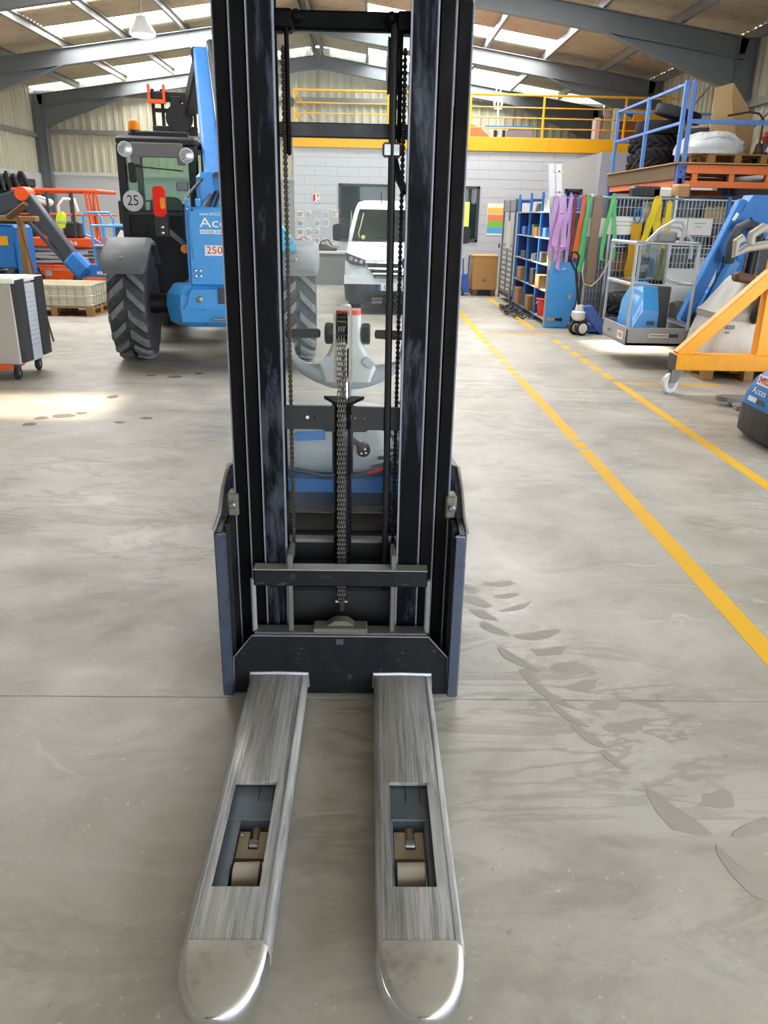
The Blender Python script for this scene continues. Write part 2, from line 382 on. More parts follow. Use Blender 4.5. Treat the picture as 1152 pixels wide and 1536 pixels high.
# faint damp tread prints of a tyre to the right of the forks
_tx, _ty = .62, 2.95
for k in range(15):
    t = k / 14.0; cx = .54 + .52 * t ** 1.6; cy = 3.2 - 1.65 * t
    for s in (-1, 1):
        if random.random() < .14: continue
        a = math.radians(-18 + s * 40 + random.uniform(-8, 8)); L = random.uniform(.05, .13); w_ = random.uniform(.016, .042)
        ux, uy = math.cos(a), math.sin(a); ox, oy = cx + s * .075, cy + s * .03
        pts = []
        for i in range(10):
            q = 2 * PI * i / 10; e = L * math.cos(q) * random.uniform(.7, 1.15); g = w_ * math.sin(q) * random.uniform(.6, 1.3) + .18 * e * e / L
            pts.append((ox + e * ux - g * uy, oy + e * uy + g * ux))
        stain(pts, '#9b968c', None)
# ---------------------------------------------------------------- ceiling: sheets, skylights, purlins
ROOFM = sheet('fibre cement roof sheet', '#ccbda3', '#b7a88e', '#91836a'); CLADM = sheet('pale ribbed cladding', '#d2cfbb', '#c0bda8', '#9d9074')
PURM = M('galvanised purlin', '#8b8c87', .5, .3, .12, 5); FRAMEM = M('grey portal steel', '#767b7e', .5, .1, .1, 3)
SKYM = emit('daylit skylight sheet', '#fbfaf8', SKYLIGHT_EMIT)
CE = thing('ceiling', 'corrugated fibre cement roof with steel purlins and daylight strips', 'ceiling', (0, 0, 0), kind='structure')
CLEARM = glass('clear sun patch pane', '#fff6e4', .12); WARMM = glass('yellowed sun patch pane', '#e8d49a', .6)  # panes added out of view, placed so sun patches land on the floor
BAY = 8.6 / 6; PW = 2.5
def corr(w, l, pitch, amp, n=4):
    m = MB(); k = int(round(w / pitch)) * n; vs = []
    for i in range(k + 1):
        y = w * i / k; z = amp * math.cos(2 * PI * i / n); vs += [(0, y, z), (l, y, z)]
    m.add(vs, [(2 * i, 2 * i + 1, 2 * i + 3, 2 * i + 2) for i in range(k)]); return m
_rs = bpy.data.objects.new('roof_sheet', mesh_of('roof_sheet', corr(PW, BAY * 1.012, .1785, .022), ROOFM, smooth=60))
_ss = bpy.data.objects.new('skylight_sheet', mesh_of('skylight_sheet', corr(1.0, BAY * 1.0, .1785, .018), SKYM, smooth=60))
_sc = bpy.data.objects.new('skylight_sheet', mesh_of('clear_sheet', corr(1.0, BAY * 1.0, .1785, .018), CLEARM, smooth=60)); _sw = bpy.data.objects.new('skylight_sheet', mesh_of('warm_sheet', corr(1.0, BAY * 1.0, .1785, .018), WARMM, smooth=60))
_ro = bpy.data.objects.new('roof_sheet', mesh_of('roof_sheet_narrow', corr(1.5, BAY * 1.012, .1785, .022), ROOFM, smooth=60))
TILT = math.atan(SLOPE)
# rows of translucent sheets: (Y centre, first bay from ridge, last bay from ridge) for either slope
strip_rows = (0, 2, 3, 5, 6)
j = 0; y = YB - .3
while y > YF:
    y0 = y - PW
    for sgn in (-1, 1):
        for b in range(6):
            x0 = XRIDGE + sgn * b * BAY; rot = (0, TILT * (1 if sgn > 0 else 1), 0 if sgn > 0 else PI)
            def put(src, yy):
                o = inst(src, CE); o.rotation_euler = (0, TILT, 0) if sgn > 0 else (0, TILT, PI)
                o.location = (x0, yy if sgn > 0 else yy + {_rs: PW, _ss: 1.0, _sc: 1.0, _sw: 1.0, _ro: 1.5}[src], zroof(x0))
            if j in strip_rows and 1 <= b <= 3 or (j in (5, 6) and b == 0 and sgn > 0):
                put(_ro, y0); put(_sc if (sgn > 0 and b == 0 and j in (5, 6)) else _ss, y0 + 1.5)
            elif j == 7 and sgn < 0 and b in (3, 4): put(_sw, y0); put(_ro, y0 + 1.0)
            else: put(_rs, y0)
    y = y0; j += 1
for sgn in (-1, 1):
    for b in range(7):
        x = XRIDGE + sgn * (b * BAY if b else .12); z = zroof(x) - .125
        m = MB(); yy = YF
        m.box(x - .035, x + .035, YF, YB, z + .075, z + .095); m.box(x - .035, x - .028, YF, YB, z - .075, z + .08); m.box(x - .035, x + .035, YF, YB, z - .083, z - .075)
        part('purlin', m, PURM, CE, None)
part('ridge_cap', MB().prism([(XRIDGE - .3, zroof(XRIDGE - .3) + .03), (XRIDGE, ZRIDGE + .04), (XRIDGE + .3, zroof(XRIDGE + .3) + .03), (XRIDGE, ZRIDGE + .06)], 'y', YF, YB), ROOFM, CE, None)
# ---------------------------------------------------------------- portal frames
def ibeam(m, p0, p1, d, w, up):
    p0, p1, up = Vector(p0), Vector(p1), Vector(up); n = (p1 - p0).normalized().cross(Vector((0, 1, 0))).normalized()
    if n.dot(up) < 0: n = -n
    for s in (-1, 1): m.beam(p0 + n * s * (d / 2), p1 + n * s * (d / 2), w, .015, up=n)
    m.beam(p0, p1, .012, d, up=n)
for i, y in enumerate([26.35, 21.3, 16.3, 11.3, 6.3, 1.3]):
    t = thing('trim_%d' % (i + 1), ['grey steel portal frame against the far gable wall', 'second grey steel portal frame counted from the far gable wall', 'third grey portal frame from the far gable, its right knee highest in view',
              'grey steel portal frame over the telehandler cab', 'grey steel portal frame over the pallet stacker', 'grey steel portal frame above the viewer'][i], 'steel frame', (XRIDGE, y, 0), kind='structure')
    for xe, s in ((XL + .25, 1), (XR - .25, -1)):
        m = MB(); ibeam(m, (xe, y, 0), (xe, y, zroof(xe) - .22), .34, .22, (s, 0, 0)); part('column', m, FRAMEM, t, None)
        m = MB(); a = (xe, y, zroof(xe) - .42); b = (XRIDGE, y, ZRIDGE - .42); ibeam(m, a, b, .34, .18, (0, 0, 1)); part('rafter', m, FRAMEM, t, None)
        m = MB(); m.prism([(xe, zroof(xe) - .5), (xe + s * 2.6, zroof(xe + s * 2.6) - .58), (xe + s * 2.6, zroof(xe + s * 2.6) - .6), (xe + s * .1, zroof(xe) - 1.12), (xe, zroof(xe) - 1.15)], 'y', y - .008, y + .008)
        m.beam((xe + s * .1, y, zroof(xe) - 1.13), (xe + s * 2.6, y, zroof(xe + s * 2.6) - .6), .18, .015); part('haunch', m, FRAMEM, t, None)
# ---------------------------------------------------------------- walls: masonry plinth, ribbed sheets above
PLINTH = M('white painted masonry', '#c6c8cb', .7, 0, .08, 1.2, .1)
ZP = 2.55
def ribsheet(w=1.0, h=1.0):
    m = MB(); prof = []
    for k in range(4):
        x = k * .25; prof += [(x, 0), (x + .13, 0), (x + .155, -.04), (x + .225, -.04), (x + .25, 0)]
    n = len(prof); m.add([(a, b, 0) for a, b in prof] + [(a, b, h) for a, b in prof], [(i, i + 1, n + i + 1, n + i) for i in range(n - 1)]); return m
_cl = bpy.data.objects.new('cladding_sheet', mesh_of('cladding_sheet', ribsheet(), CLADM, smooth=None))
wb = thing('wall_back', 'far gable wall of pale ribbed metal cladding above a white plinth', 'wall', (0, YB, 0), kind='structure')
part('plinth', MB().box(XL, XR, YB - .12, YB + .1, 0, ZP), PLINTH, wb, None)
x = XL
while x < XR - .2:
    h = max(zroof(x), zroof(x + 1)) - ZP + .04
    inst(_cl, wb, (x, 0, ZP), (0, 0, 0), (1, 1, h)); x += 1.0
for z in (3.72, 4.75): part('girt', MB().box(XL + .1, XR - .1, YB - .14, YB - .05, z - .06, z + .06), PURM, wb, None)
part('plinth_cap', MB().box(XL, XR, YB - .16, YB - .1, ZP - .05, ZP + .05), OFFW, wb, None)
for nm, xx, rz, y_from in (('wall_left', XL, PI / 2, YF), ('wall_right', XR, -PI / 2, 6.6)):
    w = thing(nm, 'left side wall of pale ribbed cladding over a white plinth' if nm == 'wall_left' else 'right side wall of pale ribbed cladding behind the storage deck', 'wall', (xx, 0, 0), kind='structure')
    s = 1 if nm == 'wall_left' else -1
    part('plinth', MB().box(xx - .1, xx + .1, y_from, YB, 0, ZP), PLINTH, w, None)
    y = YB - 1 if s < 0 else YB - 1
    while y >= y_from - .5:
        o = inst(_cl, w, (s * .02, y if s > 0 else y + 1.0, ZP), (0, 0, PI / 2 if s > 0 else -PI / 2), (1, 1, zroof(xx) - ZP + .06)); y -= 1.0
    for z in (3.6,): part('girt', MB().box(xx + s * .03, xx + s * .14, y_from, YB - .2, z - .06, z + .06), PURM, w, None)
    if s < 0:
        part('door_lintel', MB().box(xx - .1, xx + .1, YF, y_from, 4.3, zroof(xx) - .05), CLADM, w, None)
        for y0 in (21.3, 16.3): part('brace_rod', MB().cyl((xx - .2, y0 - .3, 3.0), (xx - .2, y0 - 4.6, 4.6), .02), PURM, w)
wf = thing('wall_front_blocker', 'added light blocking front wall, unseen behind the viewer beside the big door', 'wall', (-5.8, YF, 0), kind='structure')  # added wall out of view, narrows the opening so less light hits the mast
part('light_blocking_panel', MB().box(XL, -.6, YF - .1, YF, 0, 5.0), CLADM, wf, None); part('door_lintel', MB().prism([(XL, 4.9), (XR, 4.9), (XR, zroof(XR) + .03), (XRIDGE, ZRIDGE + .03), (XL, zroof(XL) + .03)], 'y', YF - .1, YF), CLADM, wf, None); part('door_lintel', MB().box(-.6, XR, YF - .1, YF, 4.2, 4.92), CLADM, wf, None)
# ---------------------------------------------------------------- office block with mezzanine
YO = 19.7
BLOCKM = M('white painted breeze block', '#bcbec2', .75, 0, .06, 2.0, .15); JOINTM = M('grey block joint', '#b3b5ba', .8, 0, .05, 3)
wo = thing('wall_office', 'white painted block wall of the office under the yellow mezzanine', 'wall', (1.8, YO, 0), kind='structure')
holes = [(-.76, .52, .95, 2.22), (2.02, 2.52, 1.0, 2.22)]
core = MB(); xs = [-1.79, -.76, .52, 2.02, 2.52, 5.25]
for a, b in zip(xs[:-1], xs[1:]):
    hh = [h for h in holes if abs(h[0] - a) < .01]
    if hh: core.box(a, b, YO + .001, YO + .2, 0, hh[0][2]); core.box(a, b, YO + .001, YO + .2, hh[0][3], 2.97)
    else: core.box(a, b, YO + .001, YO + .2, 0, 2.97)
part('wall_core', core, JOINTM, wo, None)
_bk = {}
def block(w, h):
    k = (round(w, 3), round(h, 3))
    if k not in _bk: _bk[k] = bpy.data.objects.new('block', mesh_of('block', MB().box(0, w - .008, 0, .02, 0, h - .008, .003), BLOCKM, smooth=None))
    return _bk[k]
nr = 15; rh = 2.97 / nr
for r in range(nr):
    z = r * rh; x = -1.79 - (.25 if r % 2 else 0)
    while x < 5.25:
        a, b = max(x, -1.79), min(x + .5, 5.25)
        segs = [(a, b)]
        for h in holes:
            if z + rh > h[2] + .06 and z < h[3] - .06:
                ns = []
                for p, q in segs:
                    if q <= h[0] or p >= h[1]: ns.append((p, q))
                    else:
                        if p < h[0] - .02: ns.append((p, h[0]))
                        if q > h[1] + .02: ns.append((h[1], q))
                segs = ns
        for p, q in segs:
            if q - p > .03: inst(block(q - p, rh), wo, (p - 1.8, -.004 + random.uniform(-.0015, .0015), z))
        x += .5
for i, (a, b, z0, z1) in enumerate(holes):
    wn = thing('window_%d' % (i + 1), ['dark framed office window behind the white van', 'narrow dark framed office window with a yellow sheet taped inside'][i], 'window', ((a + b) / 2, YO, z0), kind='structure')
    m = MB(); f = .06
    for q in ((a, b, z0, z0 + f), (a, b, z1 - f, z1), (a, a + f, z0, z1), (b - f, b, z0, z1)): m.box(q[0], q[1], YO - .03, YO + .05, q[2], q[3], .005)
    part('window_frame', m, GREYD, wn, None); part('pane', MB().box(a + f, b - f, YO + .01, YO + .02, z0 + f, z1 - f), GLASSD, wn, None)
    if i: solo('notice_sheet', MB().box(a + .05, a + .28, YO - .004, YO - .001, z0 + .1, z0 + .88), M('yellow sheet', '#e6ea78', .6), 'pale yellow sheet taped in the narrow office window', 'sheet', (a + .16, YO - .003, z0 + .1))
    part('room_behind', MB().box(a, b, YO + .8, YO + .82, z0, z1), GREYD, wn, None)
ws = thing('wall_side', 'beige and blue grey partition with sloping top beside the mezzanine', 'wall', (4.7, YO - .3, 0), kind='structure')
part('panel_beige', MB().prism([(4.2, 0), (5.19, 0), (5.19, 2.98), (4.2, 2.71)], 'y', YO - .2, YO - .1), M('beige partition', '#c9c7c4', .7, 0, .03, 2), ws, None)
part('panel_grey', MB().box(5.19, 6.9, YO - .3, YO - .1, 0, 2.98), M('blue grey partition', '#a7abb8', .7, 0, .04, 2), ws, None)
wn = thing('window_3', 'small dark framed window in the beige partition', 'window', (4.65, YO - .2, 1.6), kind='structure')
m = MB()
for q in ((4.45, 4.85, 2.15, 2.2), (4.45, 4.85, 1.55, 1.6), (4.45, 4.5, 1.55, 2.2), (4.8, 4.85, 1.55, 2.2)): m.box(q[0], q[1], YO - .24, YO - .19, q[2], q[3])
part('window_frame', m, GREYD, wn, None); part('pane', MB().box(4.5, 4.8, YO - .22, YO - .21, 1.6, 2.15), GLASSD, wn, None)
mz = thing('mezzanine', 'mezzanine deck with a broad yellow edge beam and yellow railing', 'mezzanine', (2, YO, 2.97), kind='structure')
part('deck', MB().box(-1.79, 6.9, YO + .02, YB - .2, 2.99, 3.2), GREYM, mz, None)
m = MB(); m.box(-1.79, 6.9, YO - .06, YO + .02, 2.97, 3.26, .004)
part('edge_beam', m, YELLOW, mz, None)
for x in (.35, 2.2, 4.0, 5.85): part('beam_stiffener', MB().box(x - .006, x + .006, YO - .075, YO - .06, 2.98, 3.25), YELLOW, mz, None)
for x in (-1.75, .35, 2.2, 3.85, 5.7): part('railing_post', MB().box(x - .022, x + .022, YO - .05, YO - .01, 3.26, 4.12, .004), YELLOW, mz, None)
for z, r in ((4.12, .025), (3.87, .014), (3.66, .014), (3.45, .014)): part('rail', MB().cyl((-1.75, YO - .03, z), (6.9, YO - .03, z), r, seg=10), YELLOW, mz)
for z in (4.12, 3.68): part('rail', MB().cyl((-1.75, YO - .03, z), (-1.75, YB - 1, z), .02, seg=10), YELLOW, mz)
# ================================================================== PALLET STACKER (foreground)
XC = -0.083
ST = thing('pallet_stacker', 'black and blue pedestrian pallet stacker with tall mast and two worn forks facing the viewer', 'stacker', (XC, 2.7, 0))
def mx(x): return 2 * XC - x
for k, cx in enumerate((-0.294, 0.127)):
    hw, zt, zb = .097, .09, .034
    def usec(x0, x1, lside, rside):
        # inverted U cross section with rounded shoulders, walls 7 mm
        r = .014; o = []
        if lside: o += [(cx + x0, zb), (cx + x0, zt - r), (cx + x0 + r * .3, zt - r * .3), (cx + x0 + r, zt)]
        else: o += [(cx + x0, zt - .008), (cx + x0, zt)]
        if rside: o += [(cx + x1 - r, zt), (cx + x1 - r * .3, zt - r * .3), (cx + x1, zt - r), (cx + x1, zb), (cx + x1 - .007, zb), (cx + x1 - .007, zt - .012)]
        else: o += [(cx + x1, zt), (cx + x1, zt - .008)]
        if lside: o += [(cx + x0 + .007, zt - .012), (cx + x0 + .007, zb)]
        return o
    c0, c1 = (-.060, .053) if k == 0 else (-.056, .048)
    m = MB(); ya, yb = 1.415, 1.779
    m.prism(usec(-hw, hw, 1, 1), 'y', yb, 2.33); m.prism(usec(-hw, c0, 1, 0), 'y', ya, yb); m.prism(usec(c1, hw, 0, 1), 'y', ya, yb); m.prism(usec(-hw, hw, 1, 1), 'y', 1.262, ya)
    fk = part('fork', m, FORKMET, ST, 50, 'left fork of worn bare steel' if k == 0 else 'right fork of worn bare steel')
    # side bead welded along the fork shoulder
    for s in (-1, 1): part('edge_strip', MB().box(cx + s * (hw - .017) - .002, cx + s * (hw - .017) + .002, 1.27, 2.31, zt, zt + .0012), BARE, fk, None)
    # rounded nose
    m = MB(); rings = []; N = 14; L = .165
    for i in range(N + 1):
        t = i / N; yy = 1.268 - L * math.sin(t * PI / 2) if i else 1.268
        w = hw * (max(0, 1 - (math.sin(t * PI / 2)) ** 2.4)) ** .5 if i else hw
        w = max(w, .005); top = zt + .002 - .018 * (math.sin(t * PI / 2)) ** 2; bot = .03 + .012 * t; r = min(.02, w * .6)
        ring = [(cx - w, yy, bot), (cx - w, yy, top - r * 1.2), (cx - w + r * .25, yy, top - r * .45), (cx - w + r * .8, yy, top - r * .08), (cx - w + r * 1.1, yy, top)]
        ring += [(2 * cx - p[0], p[1], p[2]) for p in ring[::-1]]; rings.append(ring)
    m.loft(rings); n_ = len(rings[0])
    for i in range(N * n_):
        if (i % n_ in (0, 1, n_ - 2, n_ - 3) and i // n_ > 0) or i // n_ >= N - 2: m.m[i] = 1
    m.m[-1] = 1; m.m[-2] = 1
    part('fork_tip', m, [TIPMET, M('polished nose rim', '#dfe3ea', .2, 1.0, .12, 18)], fk, 50, 'polished rounded nose of the fork')
    part('heel_weld', MB().tube([(cx - hw, 2.327, .04), (cx - hw, 2.327, zt), (cx, 2.327, zt + .002), (cx + hw, 2.327, zt), (cx + hw, 2.327, .04)], .008, 6), BARE, fk)
    # support leg under the fork, seen through its slot
    lg = MB(); lw = .066; o0, o1 = (-.028, .05) if k == 0 else (-.05, .032)
    lg.box(cx - lw, cx + o0, 1.36, 2.6, .022, .070, .003); lg.box(cx + o1, cx + lw, 1.36, 2.6, .022, .070, .003); lg.box(cx - lw, cx + lw, 1.652, 2.6, .022, .072, .003); lg.box(cx - lw, cx + lw, 1.30, 1.425, .022, .068, .004)
    sl = part('support_leg', lg, M('grey leg plate', '#5d666c', .45, .5, .2, 14, 0, 0, .5, '#3b3f41'), ST, 30)
    xm = cx + (o0 + o1) / 2; wd = (o1 - o0)
    part('slot_mark', MB().box(xm - .004, xm - .001, 1.72, 1.775, .072, .0728), DEEP, sl, None); part('slot_mark', MB().box(xm + wd * .42, xm + wd * .42 + .003, 1.72, 1.775, .072, .0728), DEEP, sl, None)
    DUST = M('dusty roller steel', '#8d8069', .6, .2, .15, 18, 0, 0, .4)
    m = MB(); m.prism([(xm - wd * .46, 1.535), (xm + wd * .46, 1.535), (xm + wd * .46, 1.625), (xm + wd * .2, 1.625), (xm + wd * .2, 1.565), (xm - wd * .12, 1.565), (xm - wd * .12, 1.625), (xm - wd * .46, 1.625)], 'z', .044, .056)
    part('roller_frame', m, DUST, sl, 30); part('pull_rod', MB().box(xm - wd * .1, xm + wd * .18, 1.59, 1.655, .03, .05, .006), DUST, sl, 30)
    part('knuckle', MB().cyl((xm - wd * .1, 1.59, .046), (xm + wd * .18, 1.59, .046), .014, seg=12), STEEL, sl)
    m = MB(); m.lathe([(.026, -.44 * wd), (.036, -.40 * wd), (.038, .40 * wd), (.026, .44 * wd)], (xm, 1.488, .04), (1, 0, 0), 22)
    part('load_roller', m, M('worn tan roller', '#a39a8d', .5, 0, .12, 14), sl, 40)
    part('roller_bolt', MB().lathe([(.004, 0), (.004, .003), (.002, .004)], (xm - wd * .36, 1.61, .056), (0, 0, 1), 10), CHROME, sl)
# carriage plate
m = MB(); m.prism([(-.45, .012), (-.446, .152), (-.382, .235), (.212, .235), (.28, .155), (.284, .012)], 'y', 2.328, 2.346)
cp = part('carriage_plate', m, CARRBLK, ST, 30)
part('worn_edge', MB().tube([(-.450, 2.328, .02), (-.446, 2.328, .152), (-.382, 2.328, .236), (.212, 2.328, .236), (.28, 2.328, .156), (.284, 2.328, .02)], .0025, 5), BARE, cp)
part('top_flange', MB().box(-.375, .206, 2.338, 2.395, .232, .242, .002), STEEL, cp)
m = MB(); m.box(-.178, .005, 2.336, 2.40, .242, .258, .004); m.prism([(-.13, .258), (-.04, .258), (-.065, .275), (-.105, .275)], 'y', 2.36, 2.40)
part('chain_anchor', m, M('dusty anchor steel', '#6c6a61', .55, .4, .15, 20), cp)
part('cast_mark', MB().box(-.10, -.075, 2.3265, 2.328, .205, .225, .0), GREYD, cp, None)
# load backrest
br = part('backrest_bar', MB().box(-.372, .202, 2.352, 2.40, .408, .468, .004), CARRBLK, ST)
part('worn_edge', MB().box(-.371, .201, 2.3505, 2.40, .467, .470), M('pale worn edge', '#9a9a94', .5, .4, .15, 30), br, None)
for x in (-.376, .206): part('backrest_upright', MB().cyl((x, 2.365, .235), (x, 2.365, .43), .009, seg=10), GREYM, br)
for x in (-.253, .088):
    m = MB(); m.box(x - .008, x + .008, 2.355, 2.385, .238, .51, .003); m.box(x - .009, x + .009, 2.352, 2.46, .478, .522, .004); part('backrest_rib', m, M('scuffed rib', '#6b6a64', .5, .5, .2, 20), br)
# mast channels, three nested pairs
def channel(x_in, x_out, yf, yb, z0, z1, name, mat, lab=None):
    for s in (0, 1):
        a, b = (x_out, x_in) if s == 0 else (mx(x_in), mx(x_out))
        lo, hi = min(a, b), max(a, b); outer_left = (s == 0)
        t = .014; wt = .012
        P = [(lo, yf + .004), (lo + .004, yf), (hi - .004, yf), (hi, yf + .004), (hi, yf + t), (lo + wt, yf + t), (lo + wt, yb - t), (hi, yb - t), (hi, yb), (lo, yb)] if outer_left else \
            [(hi, yf + .004), (hi - .004, yf), (lo + .004, yf), (lo, yf + .004), (lo, yf + t), (hi - wt, yf + t), (hi - wt, yb - t), (lo, yb - t), (lo, yb), (hi, yb)]
        m = MB(); m.prism(P, 'z', z0, z1)
        # chamfers and edge strips: worn, with caught light put into the colour
        for i, (fc) in enumerate(m.f):
            if i == 2 or (i == 4 and name == 'inner_mast'): m.m[i] = 1
        o = part(name, m, [mat, EDGE], ST, None, lab)
        if name == 'inner_mast': part('worn_edge', MB().box((hi if outer_left else lo) - .0025, (hi if outer_left else lo) + .0025, yf - .0005, yf + .009, z0 + .005, z1 - .005), EDGE, o, None)
        if name != 'inner_mast': part('worn_edge', MB().box((lo if outer_left else hi) - .0015, (lo if outer_left else hi) + .0015, yf - .0005, yf + .006, z0 + .005, z1 - .005), EDGE, o, None)
        else: part('worn_edge', MB().box((lo if outer_left else hi) - .002, (lo if outer_left else hi) + .002, yf - .0005, yf + .006, z0 + .005, z1 - .005), EDGE, o, None)
channel(-.268, -.340, 2.420, 2.525, .05, 2.16, 'inner_mast', MASTBLK)
channel(-.345, -.389, 2.438, 2.555, .05, 2.125, 'middle_mast', MASTDRY)
channel(-.394, -.437, 2.456, 2.59, .03, 2.108, 'outer_mast', MASTDRY)
for s in (0, 1):
    for (xa, xb, zz) in ((-.3445, -.3405, 1.98), (-.3935, -.3895, 1.95)):
        a, b = (xa, xb) if s == 0 else (mx(xb), mx(xa)); part('wear_pad', MB().box(a, b, 2.445, 2.5, zz - .1, 2.10), DEEP, ST, None)
# cross members
m = MB(); m.box(-.27, .104, 2.535, 2.57, 2.045, 2.093, .006); m.box(-.235, -.195, 2.50, 2.54, 2.05, 2.09, .015); m.box(.03, .07, 2.50, 2.54, 2.05, 2.09, .015); m.box(-.29, -.22, 2.50, 2.56, 2.035, 2.09, .01); m.box(.06, .125, 2.50, 2.56, 2.035, 2.09, .01)
part('crossbar', m, MASTDRY, ST); part('crossbar', MB().box(-.36, .194, 2.57, 2.60, 1.775, 1.815, .003), BLACK, ST)
kb = part('cylinder_bracket', MB().prism([(-.272, .905), (-.15, .905), (-.14, .898), (-.11, .898), (-.11, .982), (-.272, .982)], 'y', 2.50, 2.515), DEEP, ST); part('bracket_arm', MB().prism([(-.055, .898), (-.01, .898), (.0, .905), (.108, .905), (.108, .980), (-.055, .982)], 'y', 2.50, 2.515), DEEP, kb)
part('bracket_plate', MB().prism([(-.15, 2.60), (-.015, 2.60), (-.06, 2.50), (-.105, 2.50)], 'z', .985, .995), MASTDRY, kb)
part('bracket_hole', MB().cyl((-.198, 2.4985, .945), (-.198, 2.5005, .945), .0055, seg=14), OFFW, kb)
for x, r in ((-.172, .005), (-.045, .0055), (-.014, .005)):
    part('bracket_bolt', MB().lathe([(r, 0), (r, .004), (r * .5, .006)], (x, 2.50, .945), (0, -1, 0), 8), BLACK if x < -.1 else M('brass bolt', '#6d5f49', .4, .7), kb)
part('crossbar', MB().box(-.36, .194, 2.53, 2.57, .34, .41, .003), DEEP, ST); part('bar_edge', MB().box(-.265, .1, 2.524, 2.53, .405, .411), GREYM, ST, None)
# hydraulic lift cylinder
cy = part('lift_cylinder', MB().lathe([(.031, 0), (.031, .70), (.031, .70)], (XC - .003, 2.555, .08), (0, 0, 1), 24), M('dark cylinder', '#2a2e33', .25, .6, .1, 6), ST)
part('cylinder_sleeve', MB().lathe([(.030, 0), (.0355, .01), (.0355, .16), (.033, .17), (.0355, .18), (.0355, .205), (.033, .21), (.0355, .215), (.0355, .25)], (XC - .003, 2.555, .735), (0, 0, 1), 24), M('dark cylinder', '#2a2e33'), cy)
part('piston_rod', MB().cyl((XC + .008, 2.56, .98), (XC + .008, 2.56, 1.16), .016, seg=20), CHROME, cy)
m = MB()
o = rrect(-.113, -.056, 1.065, 1.300, .010, 3); i_ = rrect(-.105, -.064, 1.073, 1.288, .006, 3)
n = len(o); m.add([(x, 2.485, z) for x, z in o] + [(x, 2.485, z) for x, z in i_] + [(x, 2.545, z) for x, z in o] + [(x, 2.545, z) for x, z in i_],
      [q for a in range(n) for b in [(a + 1) % n] for q in ((a, b, n + b, n + a), (2 * n + a, 3 * n + a, 3 * n + b, 2 * n + b), (a, 2 * n + a, 2 * n + b, b), (n + a, n + b, 3 * n + b, 3 * n + a))])
pb = part('pulley_bracket', m, M('worn bracket steel', '#807c72', .38, .8, .2, 30), ST, 40)
part('pulley', MB().lathe([(.02, -.016), (.046, -.016), (.04, -.008), (.04, .008), (.046, .016), (.02, .016)], (-.086, 2.52, 1.225), (1, 0, 0), 26), BLACK, pb)
for z in (1.10, 1.135, 1.19, 1.245): part('pin_head', MB().lathe([(.004, 0), (.0035, .003)], (-.056, 2.5, z), (1, 0, 0), 8), STEEL, pb)
# leaf chain in front of the cylinder, link by link
lc = part('lift_chain', MB().lathe([(.006, 0), (.012, .004), (.012, .03), (.007, .034)], (-.086, 2.462, .262), (0, 0, 1), 12), CHAINM, ST)
part('chain_clevis', MB().box(-.097, -.075, 2.452, 2.472, .285, .305, .003), CHAINM, lc); part('clevis_pin', MB().cyl((-.107, 2.462, .298), (-.065, 2.462, .298), .0055, seg=10), STEEL, lc)
P_ = .0159
def lk(kind):
    m = MB()
    for x in ((-.0125, -.0045, .0035, .0115) if kind else (-.0085, -.0005, .0075)):
        ww = .0032
        pts = [(-.0065, -P_ * .55), (.0065, -P_ * .55), (.0045, 0), (.0065, P_ * .55), (-.0065, P_ * .55), (-.0045, 0)]
        m.prism(pts, 'x', x - ww / 2, x + ww / 2)
    m.cyl((-.0145, 0, P_ / 2), (.0145, 0, P_ / 2), .0032, seg=6); return m
_lk = [bpy.data.objects.new('chain_link', mesh_of('chain_link', lk(q), CHAINM, smooth=30)) for q in (0, 1)]
for i in range(57):
    z = .316 + i * P_; yy = 2.462
    inst(_lk[i % 2], lc, (-.086 - XC, yy - 2.7, z))
for j in range(7):
    a = math.radians(12 + j * 19); inst(_lk[j % 2], lc, (-.086 - XC, 2.52 - .05 * math.cos(a) - 2.7 - .008, 1.222 + .05 * math.sin(a) * 1.0), (-a, 0, 0))
# side chains running up behind the inner mast
for x, mt in ((-.255, CHAIND), (.091, M('black chain', '#1c1a18', .5, .5))):
    m = MB(); z = .47
    while z < 2.0:
        m.obox((x, 2.545, z), (.013, .02, .012), None, .003); m.obox((x, 2.545, z + .008), (.008, .013, .01)); z += .0162
    part('side_chain', m, mt, ST, 30, kind='stuff')
    m = MB(); m.box(x - .006 + (.014 if x < 0 else -.014), x + .006 + (.014 if x < 0 else -.014), 2.50, 2.53, 1.72, 2.05, .005); sb = part('chain_strap', m, MASTDRY, ST)
    part('strap_bolt', MB().lathe([(.012, 0), (.012, .01), (.006, .014)], (x + (.02 if x < 0 else -.02), 2.515, 1.86), (1 if x < 0 else -1, 0, 0), 6), STEEL, sb)
hz = part('hydraulic_hose', MB().tube([(.06, 2.52, 2.06), (.058, 2.5, 2.0), (.058, 2.495, 1.8), (.06, 2.495, 1.2), (.063, 2.495, .7), (.062, 2.5, .35), (.05, 2.56, .26)], .0115, 10), BLACK, ST)
part('hose_pulley', MB().lathe([(.03, -.02), (.075, -.016), (.066, 0), (.075, .016), (.03, .02)], (.058, 2.57, 1.965), (1, 0, 0), 26), BLACK, hz)
part('hose_clamp', MB().box(.03, .085, 2.485, 2.51, 1.72, 1.76, .006), STEEL, hz); part('branch_hose', MB().tube([(.065, 2.55, 1.72), (.08, 2.57, 1.67), (.105, 2.6, 1.63)], .012, 8), BLACK, hz)
part('guard_screen', MB().box(-.39, .225, 2.605, 2.609, .575, 2.09), GUARD, ST, None, 'clear plastic guard screen behind the mast')
